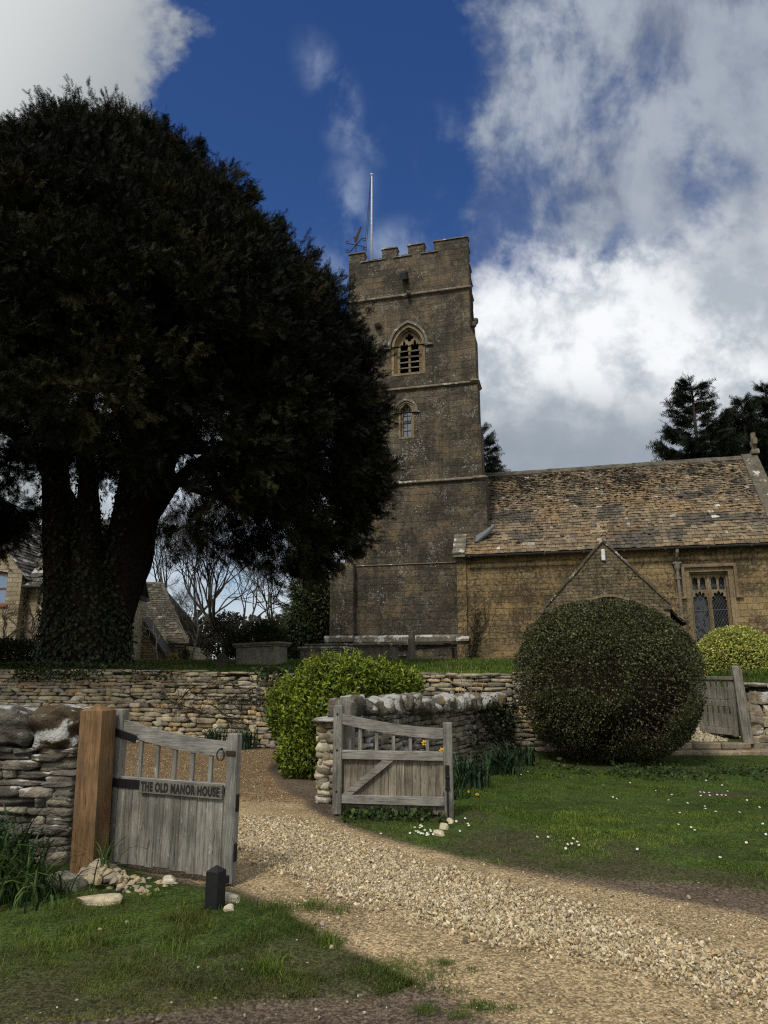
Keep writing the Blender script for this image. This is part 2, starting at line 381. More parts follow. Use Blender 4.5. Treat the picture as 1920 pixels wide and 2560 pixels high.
# ---------------------------------------------------------------- ground
def ywall(x): return np.interp(x, [-60, -14, -6, -2.8, 2.7, 5.85, 7.3, 14, 60], [33, 19.4, 17.3, 16.1, 15.3, 14.9, 14.9, 14.3, 10])
def yard_z(x, y):
    x = np.asarray(x, float); y = np.asarray(y, float)
    h = 1.56+.46*sm(.5, 9, y-ywall(x))+.05*(fbm(x*.6, y*.6, 3)-.5)
    h = h+.22*np.exp(-(((x+8.3)/2.6)**2+((y-20)/2.4)**2))
    d = np.abs(x-6.6-.03*(y-15)); pz = .22+.17*np.clip(y-15.2, 0, 40)
    k = 1-sm(.55, 1.25, d); h = np.where((k > 0) & (pz < h), h*(1-k)+pz*k, h)
    return h-.0*np.clip(y-60, 0, 1e9)
def sheet(name, x, y, zf, mat_):
    X, Y = np.meshgrid(x, y); Z = zf(X, Y); nx = len(x); ny = len(y)
    V = np.stack([X, Y, Z], -1).reshape(-1, 3); i = np.arange(ny-1)[:, None]*nx; j = np.arange(nx-1)[None]
    q = np.stack([i+j, i+j+1, i+nx+j+1, i+nx+j], -1).reshape(-1, 4)
    mb = MB(); mb.add(V, q); return mb.build(name, mat_, None, True)
far = np.array([-400, -200, -100, -60, -40, -30])
struct(sheet('ground', np.concatenate([far, np.linspace(-25, 25, 101), -far[::-1]]), np.concatenate([far, np.linspace(-25, 14.0, 80), [14.6]]),
             lambda x, y: x*0-.05, M['dirt']))
xs = np.concatenate([[-400, -200, -100, -60, -40, -30], np.arange(-22, 24.01, .25), [30, 40, 60, 100, 200, 400]])
ts = np.concatenate([np.arange(.12, 8, .25), np.arange(8, 40, 1.0), [45, 60, 80, 120, 200, 400]])
ts = np.concatenate([[.119], ts]); X, T = np.meshgrid(xs, ts); Y = ywall(X)+T; Z = yard_z(X, Y); Z[0] = -.3
V = np.stack([X, Y, Z], -1).reshape(-1, 3); nx = len(xs); i = np.arange(len(ts)-1)[:, None]*nx; j = np.arange(nx-1)[None]
mb = MB(); mb.add(V, np.stack([i+j, i+j+1, i+nx+j+1, i+nx+j], -1).reshape(-1, 4)); struct(mb.build('churchyard', M['yard'], None, True))
# lower ground carries on to the foot of the retaining wall
xs2 = np.concatenate([[-60, -40, -30], np.arange(-25, 25.01, .5), [30, 40, 60]])
def low_z(x, y): return .012*(fbm(x*1.2, y*1.2, 9)-.5)*0
mb = MB(); tt = np.linspace(0, 1, 12); X, T = np.meshgrid(xs2, tt); Y = 14.5*0+np.minimum(9.0, 9.0)+(ywall(X)+.1-9.0)*T; nx = len(xs2)
i = np.arange(11)[:, None]*nx; j = np.arange(nx-1)[None]
mb.add(np.stack([X, Y, X*0-.04], -1).reshape(-1, 3), np.stack([i+j, i+j+1, i+nx+j+1, i+nx+j], -1).reshape(-1, 4)); struct(mb.build('bank_foot', M['dirt'], None, True))
def rough_poly(pts, amp, step=.12, seed=0, cut=None):
    o = []
    for i in range(len(pts)):
        a = np.array(pts[i][:2]); b = np.array(pts[(i+1) % len(pts)][:2]); n = max(1, int(np.linalg.norm(b-a)/step))
        nrm = np.array((b-a)[::-1])/(np.linalg.norm(b-a)+1e-9)
        for k in range(n):
            p = a+(b-a)*k/n; o.append(p+nrm*amp*(fbm(p[0]*2.3, p[1]*2.3, seed)-.5)*2)
    return o
drive = [(14, 4.2), (5, 4.75), G(1920, 2292), G(1760, 2264), G(1600, 2236), G(1300, 2180), G(1130, 2140), G(1000, 2108), G(920, 2085), G(840, 2058), (-.75, 8.75), (-.95, 9.2), (-1.0, 9.7), G(740, 1992), G(690, 1965), (-2.0, 13), (-2.1, 15.6), (-2.8, 16.0), (-6, 17.2), (-14, 19.2), (-14, 9), (-3.4, 7.4), (-2.4, 6.6), G(520, 2212), G(590, 2222), G(650, 2245), G(720, 2275), G(800, 2322), G(900, 2385), G(1000, 2425), G(1110, 2475), G(1230, 2545), (1.0, 3.3), (1.6, 2.6), (3, 1.4), (14, -2.5)]
verge = [G(-20, 2590), (-6.5, 3.1), (-6.5, 6.6), (-2.2, 6.55), G(400, 2205), G(560, 2226), G(640, 2258), G(710, 2285), G(790, 2335), G(890, 2395), G(985, 2438), G(1030, 2470), G(960, 2497), G(840, 2512), G(640, 2515), G(500, 2532), G(360, 2535), G(200, 2556), G(60, 2570)]
lawn = [G(850, 2055), G(930, 2082), G(1010, 2108), G(1140, 2140), G(1300, 2176), G(1450, 2196), G(1600, 2204), G(1760, 2215), G(1920, 2235), (5, 5.5), (14, 5.2), (14, 14.2), (7.4, 14.7), (5.8, 14.8), (2.6, 15.15), (-.3, 9.5), (-.45, 8.75)]
mid = [G(600, 2040), G(760, 2062), G(1000, 2150), G(1250, 2215), G(1500, 2290), G(1920, 2425), (4, 3.6), (6, 2.0), (3, 2.6), G(1700, 2455), G(1400, 2390), G(1150, 2330), G(900, 2255), G(690, 2170), G(610, 2130)]
def soft(poly, x, y, amp, seed, rad=.10):
    p = rough_poly(poly, amp, .12, seed); m_ = 0
    for k in range(9): a = k*2.4; r_ = rad*(k/9)**.5; m_ = m_+pip(x+r_*math.cos(a), y+r_*math.sin(a), p)
    return m_/9.0
gx_ = np.arange(-7.0, 10.01, .04); gy_ = np.concatenate([np.arange(2.2, 9, .035), np.arange(9, 20, .06)]); GX, GY = np.meshgrid(gx_, gy_)
mdv = soft(drive, GX, GY, .08, 2); mvg = soft(verge, GX, GY, .10, 4); mln = soft(lawn, GX, GY, .10, 6); mmd = soft(mid, GX, GY, .14, 8, .2)
f1 = fbm(GX*1.3, GY*1.3, 200, 4)[..., None]; f2 = fbm(GX*6, GY*6, 201, 4)[..., None]; f3 = fbm(GX*.7+4, GY*.7, 203, 3)[..., None]
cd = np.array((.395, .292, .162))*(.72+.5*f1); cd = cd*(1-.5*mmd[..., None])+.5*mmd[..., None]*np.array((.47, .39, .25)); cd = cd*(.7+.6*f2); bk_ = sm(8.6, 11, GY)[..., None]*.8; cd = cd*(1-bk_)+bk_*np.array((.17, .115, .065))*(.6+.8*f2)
ce = np.array((.088, .066, .050))*(.55+.9*f1)*(.6+.8*f2); k_ = sm(.55, .7, f3); ce = ce*(1-.4*k_)+.4*k_*np.array((.20, .15, .10))
ct = np.array((.050, .075, .016))*(.6+.8*f1)*(.6+.8*f2); k_ = sm(.52, .66, f3)*.6; ct = ct*(1-k_)+k_*np.array((.075, .058, .036))
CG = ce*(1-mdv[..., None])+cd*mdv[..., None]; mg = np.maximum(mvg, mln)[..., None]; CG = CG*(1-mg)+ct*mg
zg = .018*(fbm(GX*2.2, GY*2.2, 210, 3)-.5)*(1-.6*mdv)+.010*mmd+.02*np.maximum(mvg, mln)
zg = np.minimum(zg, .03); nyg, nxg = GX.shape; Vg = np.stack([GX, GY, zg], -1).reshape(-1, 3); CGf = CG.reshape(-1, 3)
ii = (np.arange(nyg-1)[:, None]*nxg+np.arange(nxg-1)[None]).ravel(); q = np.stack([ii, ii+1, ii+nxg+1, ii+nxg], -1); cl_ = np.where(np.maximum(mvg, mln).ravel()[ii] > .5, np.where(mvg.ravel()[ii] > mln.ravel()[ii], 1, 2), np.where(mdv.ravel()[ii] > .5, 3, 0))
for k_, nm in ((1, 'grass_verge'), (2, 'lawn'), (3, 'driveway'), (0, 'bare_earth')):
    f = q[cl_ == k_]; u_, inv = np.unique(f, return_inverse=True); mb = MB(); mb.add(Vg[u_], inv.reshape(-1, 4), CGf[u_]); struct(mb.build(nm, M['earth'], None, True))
# gravel: loose stones, nobody could count them
def in_box(N, x0, x1, y0, y1): return R.uniform(x0, x1, N), R.uniform(y0, y1, N)
ICO_V = np.array([(math.sin(t)*math.cos(p), math.sin(t)*math.sin(p), math.cos(t)) for t, p in [(0, 0)]+[(1.107, k*1.2566) for k in range(5)]+[(2.034, k*1.2566+.6283) for k in range(5)]+[(math.pi, 0)]])
ICO_F = np.array([(0, k+1, (k+1) % 5+1) for k in range(5)]+[(k+1, k+6, (k+1) % 5+1) for k in range(5)]+[((k+1) % 5+1, k+6, (k+1) % 5+6) for k in range(5)]+[(k+6, 11, (k+1) % 5+6) for k in range(5)])
x, y = in_box(1150000, -7, 7.5, 2.9, 17)
dist = np.hypot(x, y); inside = pip(x, y, rough_poly(drive, .1, .3, 5)); md = R.random(len(x)) < soft(mid, x, y, .14, 8, .2)
nearlow = sm(0.0, .6, .9-((y-3.0)-.3*(x-1.5)))
dens = np.where(md, 1.0, (.06+.26*sm(.45, .75, fbm(x*1.3, y*1.3, 21))))
dens = np.maximum(dens, nearlow*.5*(x > .6)); dens = np.where((y > 9.5), np.maximum(dens, .5), dens)
dens *= np.clip(9.5/dist, .25, 1.25)**1.1
k = inside & (R.random(len(x)) < dens*.75); x = x[k]; y = y[k]; N = len(x); md = md[k]
sz = R.lognormal(0, .38, N)*np.where(md, .0066, .0038); sz = np.clip(sz, .0025, .016)
col = pal(N, [(.60, .50, .32), (.50, .38, .21), (.68, .60, .43), (.38, .28, .15), (.54, .45, .31), (.28, .22, .15)], [4, 3, 2, 2, 2, 1.5], .18)
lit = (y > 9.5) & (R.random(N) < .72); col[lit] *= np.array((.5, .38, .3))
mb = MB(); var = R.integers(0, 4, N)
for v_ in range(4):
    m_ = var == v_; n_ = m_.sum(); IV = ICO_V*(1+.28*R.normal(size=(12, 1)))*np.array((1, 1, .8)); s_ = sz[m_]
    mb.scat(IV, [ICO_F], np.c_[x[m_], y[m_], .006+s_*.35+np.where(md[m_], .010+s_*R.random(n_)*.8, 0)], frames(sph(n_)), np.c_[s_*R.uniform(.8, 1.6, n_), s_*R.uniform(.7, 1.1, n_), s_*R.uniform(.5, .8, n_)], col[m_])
# pebbles strewn on bare earth and verge
x, y = in_box(9000, -4, 4, 2.7, 6); k = (R.random(9000) < .04+.22*(fbm(x*2, y*2, 31) > .6)); x = x[k]; y = y[k]; N = len(x); sz = np.clip(R.lognormal(0, .5, N)*.006, .003, .02)
mb.scat(ICO_V, [ICO_F], np.c_[x, y, .008+sz*.3], frames(sph(N)), np.c_[sz*1.2, sz, sz*.7], pal(N, [(.36, .30, .21), (.24, .19, .13), (.46, .41, .32)], None, .25))
# gravel of the church path beyond the wicket
x, y = in_box(5000, 6.0, 7.3, 15.1, 21); sz = R.uniform(.012, .03, 5000)
mb.scat(ICO_V, [ICO_F], np.c_[x, y, yard_z(x, y)+sz*.3], frames(sph(5000)), np.c_[sz*1.2, sz, sz*.7], pal(5000, [(.5, .43, .3), (.42, .34, .2), (.58, .52, .42)], None, .15))
o = mb.build('gravel', M['gravel'], None, False); tag(o, 'loose cream limestone gravel strewn over the driveway', 'gravel', kind='stuff')
# ---------------------------------------------------------------- grass
BL_V = np.array([(-.5, 0, 0), (.5, 0, 0), (.36, .10, .55), (-.36, .10, .55), (0, .42, 1.0)]); BL_F = [np.array([(0, 1, 2, 3)]), np.array([(3, 2, 4)])]
def blades(mb, x, y, z, h, w, col, lean=.5):
    N = len(x); a = R.uniform(0, 6.283, N); c, s = np.cos(a), np.sin(a); o = np.zeros(N)
    tl = R.uniform(0, lean, N); ct, st_ = np.cos(tl), np.sin(tl)
    rx = np.stack([c, s, o], -1); fy = np.stack([-s*ct, c*ct, -st_], -1); uz = np.stack([-s*st_, c*st_, ct], -1)
    mb.scat(BL_V, BL_F, np.c_[x, y, z], np.stack([rx, fy, uz], -1), np.c_[w, h, h], col)
GC = [(.085, .165, .014), (.13, .205, .020), (.055, .115, .012), (.19, .23, .035), (.20, .17, .07)]
def grass_cols(x, y, sd, moss=0):
    N = len(x); c = pal(N, GC, [4, 3, 4, 1.2, .6], .16)
    p = sm(.48, .72, fbm(x*.9, y*.9, sd, 3))[:, None]; c = c*(1-p)+p*c*np.array((1.75, 1.45, 1.5))
    q = sm(.55, .75, fbm(x*1.7, y*1.7, sd+5, 3))[:, None]; c = c*(1-q*.35)+q*.35*np.array((.12, .10, .04)); return c
x, y = in_box(760000, -5.5, 1.2, 3.2, 6.9); vg = rough_poly(verge, .10, .1, 4)
d = .42+1.0*sm(.38, .64, fbm(x*1.6, y*1.6, 41)); d *= .45+.55*sm(3.5, 4.4, y+.25*x*0)
bare = [(-.93, 5.05, .22), (-.88, 4.35, .17), (-2.7, 4.05, .3), (-.2, 4.0, .22), (-1.05, 4.75, .12)]
for bx, by, br in bare: d *= sm(br*.45, br*1.15, np.hypot(x-bx, (y-by)*.8)+.12*(fbm(x*5, y*5, 2)-.5))
d *= sm(.02, .35, np.maximum(np.abs(x+1.9)/1.1-.55, 5.95-.45*(x+1.9)-y)*1.0)   # thin where the rubble lies
k = pip(x, y, vg) & (R.random(len(x)) < d*.95) & (np.abs(x) < .62*y+.3); x = x[k]; y = y[k]
tuft = sm(.5, .75, fbm(x*2.4, y*2.4, 47)); N = len(x)
h = R.uniform(.010, .025, N)*(1+1.4*tuft)*(.75+.6*sm(3.9, 5.2, y)); w = R.uniform(.0020, .0036, N)*(1+.4*tuft)
col = grass_cols(x, y, 51)*np.array((.86, .74, .9)); br = sm(.5, .68, fbm(x*2.1+9, y*2.6, 53, 3))[:, None]*.55; col = col*(1-br)+br*np.array((.13, .105, .05)); t_ = tuft[:, None]; col = col*(1-.35*t_)
ms = np.exp(-(((x+2.1)/.7)**2+((y-3.85)/.22)**2))[:, None]*.8; col = col*(1-ms)+ms*np.array((.29, .33, .035))
mb = MB(); blades(mb, x, y, np.full(N, .006), h, w, col, .9)
for (u_, v_, n_, r_) in [(1110, 2412, 160, .05), (1205, 2522, 300, .07), (1060, 2530, 230, .07), (1150, 2545, 110, .05), (1085, 2440, 220, .12), (990, 2420, 500, .15), (1035, 2465, 260, .12), (1270, 2525, 60, .05), (1180, 2430, 60, .05), (1130, 2480, 120, .08)]:
    gx, gy = G(u_, v_); x = gx+R.normal(size=n_)*r_*.6; y = gy+R.normal(size=n_)*r_*.45
    blades(mb, x, y, np.full(n_, .004), R.uniform(.015, .05, n_), R.uniform(.002, .0035, n_), grass_cols(x, y, 3)*.7, 1.2)
# taller tufts along the foot of the bollard and the bank
for _ in range(80):
    tx = R.uniform(-2.6, -.3); ty = R.uniform(4.2, 5.7)
    if tx > -1.5 and ty > 5.45: continue
    n_ = 110; x = tx+R.normal(size=n_)*.05; y = ty+R.normal(size=n_)*.05
    blades(mb, x, y, np.full(n_, .006), R.uniform(.035, .09, n_), R.uniform(.0025, .0045, n_), grass_cols(x, y, 3)*.8, 1.1)
tag(mb.build('verge_grass', M['grass'], None, True), 'patchy tufted grass of the near verge with bare spots', 'grass', kind='stuff')
x, y = in_box(1000000, -.8, 9.5, 5.0, 15.2); lp = rough_poly([(p[0], p[1]) for p in lawn], .12, .12, 6)
far_ = np.clip(8.5/np.hypot(x, y), .35, 1.3)
d = (.45+.7*sm(.35, .6, fbm(x*1.1, y*1.1, 61)))*far_
ed = sm(.0, .5, y-(5.62-.37*(x-2.2)*0+np.interp(x, [0, 1.0, 2, 3, 5], [7.4, 6.55, 5.95, 5.75, 5.55])-5.62)+.15*(fbm(x*3, y*3, 8)-.5)); d *= .34+.66*ed
d *= 1-.6*sm(.52, .66, fbm(x*1.3+3, y*1.3, 71))*sm(2.2, 3.4, x)*sm(8.2, 6.2, y)
k = pip(x, y, lp) & (R.random(len(x)) < d*.9) & (np.abs(x) < .62*y+.5); x = x[k]; y = y[k]; N = len(x)
col = grass_cols(x, y, 77); ms = (np.exp(-(((x-3.7)/1.15)**2+((y-7.2)/1.0)**2))*.85*sm(.36, .56, fbm(x*2, y*2, 4)))[:, None]; col = col*(1-ms)+ms*np.array((.29, .33, .035))
mb = MB(); hv = sm(.3, .75, fbm(x*1.6, y*1.9, 9, 4)); blades(mb, x, y, np.full(N, .007), R.uniform(.014, .034, N)*(.55+1.2*hv), R.uniform(.0034, .006, N), col*(1.12-.3*hv[:, None]), .9)
for _ in range(190):
    ty = R.uniform(5.9, 14.5); tx = R.uniform(-.2, .6*ty); n_ = 70
    if not pip(np.array([tx]), np.array([ty]), lp)[0]: continue
    gx, gy2 = tx+R.normal(size=n_)*.06, ty+R.normal(size=n_)*.06; blades(mb, gx, gy2, np.full(n_, .006), R.uniform(.03, .07, n_), R.uniform(.0035, .006, n_), grass_cols(gx, gy2, 3)*R.uniform(.6, 1.05), 1.1)
tag(mb.build('lawn_grass', M['grass'], None, True), 'mown green lawn grass between the driveway and the old wall', 'grass', kind='stuff')
x = R.uniform(-11, 12, 190000); t_ = R.gamma(1.2, 2.2, 190000)-.05; y = ywall(x)+t_+.1
path = np.abs(x-6.6-.03*(y-15)) < .85
k = (t_ > -.05) & (t_ < 16) & ~path & (np.abs(x) < .62*y+.5) & (R.random(190000) < .9); x = x[k]; y = y[k]; N = len(x)
mb = MB(); blades(mb, x, y, yard_z(x, y)-.01, R.uniform(.04, .11, N), R.uniform(.008, .015, N), grass_cols(x, y, 87)*.85, 1.0)
tag(mb.build('churchyard_grass', M['grass'], None, True), 'rougher grass of the raised churchyard fringing the retaining wall', 'grass', kind='stuff')
# ---------------------------------------------------------------- dry-stone walls
WG = [(.185, .165, .13), (.23, .205, .16), (.15, .135, .11), (.26, .23, .175), (.20, .18, .145)]
STONE = [(.47, .395, .26), (.41, .345, .23), (.36, .315, .23), (.48, .37, .20), (.31, .28, .205), (.48, .43, .32)]
GREYS = [(.25, .22, .165), (.31, .27, .20), (.19, .17, .135), (.35, .295, .205), (.27, .225, .16)]
def course_wall(mb, p0, p1, zb, t0, t1, hr, lr, depth, palette, n=3, p=5, amp=.09, inset=.0, jit=.014, wts=None, cuts=2):
    p0 = np.array(p0, float); p1 = np.array(p1, float); Ln = np.linalg.norm(p1-p0); ux = (p1-p0)/Ln; ny = np.array((ux[1], -ux[0]))
    C = []; Hh = []; z = zb
    while z < max(t0, t1)-.02:
        h = R.uniform(*hr); s = -R.uniform(0, lr[0])
        while s < Ln:
            l = R.uniform(*lr)*(1.0 if R.random() > .15 else .55); a = max(s, 0); b = min(s+l, Ln); s += l
            if b-a < .05: continue
            tz = t0+(t1-t0)*(a+b)/2/Ln
            if z+h*.45 > tz: continue
            dz = R.normal()*.006; hh = h*R.uniform(.9, 1.06)
            if R.random() < .10 and h < hr[1]*.8: hh = h*1.5; dz += h*.2
            c = p0+ux*(a+b)/2-ny*(depth/2+inset-R.normal()*jit)
            C.append((c[0], c[1], z+h/2+dz)); Hh.append(((b-a)/2*1.03, depth/2, hh/2*1.04))
        z += h
    N = len(C); rot = np.zeros((N, 3, 3)); rot[:, 0, 0] = ux[0]; rot[:, 1, 0] = ux[1]; rot[:, 0, 1] = -ux[1]; rot[:, 1, 1] = ux[0]; rot[:, 2, 2] = 1
    e = R.normal(size=N)*.016; c_, s_ = np.cos(e), np.sin(e); rr = np.zeros((N, 3, 3)); rr[:, 0, 0] = c_; rr[:, 0, 2] = -s_; rr[:, 2, 0] = s_; rr[:, 2, 2] = c_; rr[:, 1, 1] = 1
    stones(mb, C, Hh, rot@rr, pal(N, palette, wts, .2), n, p+1, amp, cuts, 1.3)
def wall_core(mb, p0, p1, zb, t0, t1, a, b):        # a..b metres behind the face
    p0 = np.array(p0, float); p1 = np.array(p1, float); ux = (p1-p0)/np.linalg.norm(p1-p0); ny = np.array((ux[1], -ux[0]))
    q = [p0-ny*a, p1-ny*a, p1-ny*b, p0-ny*b]
    mb.hexa([(*q[0], zb), (*q[1], zb), (*q[2], zb), (*q[3], zb), (*q[0], t0), (*q[1], t1), (*q[2], t1), (*q[3], t0)])
rw = empty('retaining_wall', (-2.8, 16.1, 0)); tag(rw, 'long honey coloured dry stone retaining wall below the churchyard', 'wall')
off = np.array((-2.8, 16.1))
mb = MB(); mc = MB()
seg = [(-14, 19.4), (-6, 17.3), (-2.8, 16.1), (2.7, 15.3), (5.85, 14.9)]; tops = [1.62, 1.58, 1.53, 1.52, 1.52]
for i in range(4):
    a = np.array(seg[i])-off; b = np.array(seg[i+1])-off
    pl_ = STONE if i < 3 else STONE[1:5]+GREYS
    course_wall(mb, a, b, 0, tops[i], tops[i+1], (.055, .12), (.14, .48), .24, pl_ if i != 2 else STONE[1:5]+GREYS[:2], 4, 7, .06)
    wall_core(mc, a, b, -.05, tops[i]-.06, tops[i+1]-.06, .06, .42)
course_wall(mb, np.array((5.85, 14.9))-off, np.array((6.0, 16.6))-off, 0, 1.5, 1.5, (.07, .13), (.16, .4), .24, GREYS, 3)
wall_core(mc, np.array((5.85, 14.9))-off, np.array((6.0, 16.6))-off, -.05, 1.44, 1.44, .06, .3)
for i in range(0, 4):                                # ragged cap stones
    a = np.array(seg[i])-off; b = np.array(seg[i+1])-off
    course_wall(mb, a, b, tops[i]-.03, tops[i]+.07, tops[i+1]+.07, (.045, .075), (.25, .6), .36, STONE[:3]+GREYS, 3, 5, .1, -.02, .03)
mb.build('stonework', M['drystone'], rw, True); mc.build('core', M['core'], rw)
ew = empty('boundary_wall', (7.4, 14.9, 0)); tag(ew, 'squared stone boundary wall to the right of the church wicket, whitened along its top', 'wall')
mb = MB(); mc = MB()
course_wall(mb, (0, 0), (7, -.7), 0, 1.28, 1.3, (.14, .27), (.3, .62), .28, [(.33, .275, .185), (.26, .215, .155), (.38, .31, .2)], 6, 10, .03)
course_wall(mb, (0, .45), (0, 0), 0, 1.28, 1.28, (.17, .27), (.3, .5), .26, [(.27, .225, .15), (.22, .18, .13)], 4, 7, .05)
wall_core(mc, (.05, 0), (7, -.7), -.05, 1.27, 1.29, .06, .44)
mb.build('stonework', M['drywhite'], ew, False); mc.build('core', M['core'], ew)
mb = MB(); course_wall(mb, (-.05, -.03), (7, -.73), 1.29, 1.42, 1.44, (.08, .14), (.45, .9), .5, GREYS, 4, 5, .07); mb.build('coping', M['cope'], ew, True)
# left wall by the new post
lw = empty('left_wall', (-2.66, 6.42, 0)); lw.name = 'garden_wall'; tag(lw, 'grey dry stone wall with white lichen ending at the new wooden gatepost', 'wall')
mb = MB(); mc = MB()
course_wall(mb, (-3.6, .25), (0, 0), 0, .95, .95, (.045, .095), (.14, .46), .24, WG, 6, 6.5, .055, 0, .014)
course_wall(mb, (0, 0), (.08, .55), 0, .95, .95, (.045, .095), (.12, .36), .24, WG, 6, 6.5, .055, 0, .014)
course_wall(mb, (.08, .55), (-3.6, .85), 0, .95, .95, (.07, .13), (.2, .46), .2, GREYS, 3, 4.2, .12)
wall_core(mc, (-3.6, .25), (-.05, 0), -.05, .92, .92, .07, .5)
mb.build('stonework', M['drywhite'], lw, True); mc.build('core', M['core'], lw)
def cope_stone(par, x, y, z, hx, hy, hz, rz, col, m='cope', n=10, p=3.2, amp=.11):
    mb = MB(); c, s = math.cos(rz), math.sin(rz)
    stones(mb, [(x, y, z)], [(hx, hy, hz)], np.array([[[c, -s, 0], [s, c, 0], [0, 0, 1]]]), np.array([col])*.72, 14 if n == 10 else n, p+2 if n == 10 else p+1.5, amp*.7, 3 if n == 10 else 7, 2.4)
    return mb.build('cope_stone', M[m], par, True)
for (x_, hx, hz, c_, dy) in [(-.20, .225, .185, (.155, .115, .07), .0), (-.63, .215, .20, (.20, .18, .145), .0), (-1.06, .22, .2, (.2, .18, .14), 0), (-1.5, .21, .2, (.22, .2, .15), .02), (-1.95, .22, .21, (.22, .2, .15), 0), (-2.4, .22, .2, (.22, .2, .15), 0)]:
    cope_stone(lw, x_, .25+dy, .94+hz*.93, hx, .27, hz, -.07, c_)
# right wall behind the second gate, upright coping whitened with lichen
ow_ = empty('old_wall', (-.46, 9.25, 0)); tag(ow_, 'mossy dry stone wall with upright white-lichened coping behind the second gate', 'wall')
mb = MB(); mc = MB(); e1 = np.array((3.05, 5.95)); mid1 = np.array((.95, 2.2))
course_wall(mb, (-.41, .18), (0, 0), 0, 1.0, 1.0, (.06, .11), (.14, .3), .24, STONE[1:]+GREYS, 4, 5, .1)
course_wall(mb, (0, 0), mid1, 0, 1.0, .98, (.05, .10), (.15, .42), .24, GREYS, 4, 7, .06)
course_wall(mb, mid1, e1, 0, .98, .84, (.05, .10), (.15, .42), .24, GREYS, 4, 7, .06)
course_wall(mb, e1+(-.45, .2), mid1+(-.45, .2), 0, .86, .98, (.08, .14), (.2, .42), .2, GREYS, 3, 5, .11)
course_wall(mb, mid1+(-.45, .2), (-.41, .18), 0, .98, 1.0, (.08, .14), (.2, .42), .2, STONE, 3, 5, .11)
wall_core(mc, (.03, .07), mid1, -.05, .97, .95, .06, .38); wall_core(mc, mid1, e1, -.05, .95, .8, .06, .42)
mb.build('stonework', M['drywhite'], ow_, True); mc.build('core', M['core'], ow_)
mb = MB(); course_wall(mb, (.0, -.06), mid1+(.05, -.03), .97, 1.06, 1.04, (.055, .08), (.3, .6), .5, [(.3, .28, .24)], 4, 5, .1); course_wall(mb, mid1+(.05, -.03), e1+(.05, -.03), .94, 1.03, .88, (.055, .08), (.3, .6), .5, [(.3, .28, .24)], 4, 5, .1)
mb.build('coping_bed', M['cope'], ow_, True)
s = .12; Lt = np.linalg.norm(e1)
while s < Lt-.1:
    w_ = R.uniform(.1, .17); q = e1*s/Lt; ang = math.atan2(e1[1], e1[0]); hz = R.uniform(.11, .16)
    cope_stone(ow_, q[0]-.12, q[1]+.08, 1.03-.15*s/Lt+hz*.9, w_, .2, hz, ang+R.normal()*.12, random.choice(GREYS), 'cope', 6, 3.6, .14); s += w_*2+.01
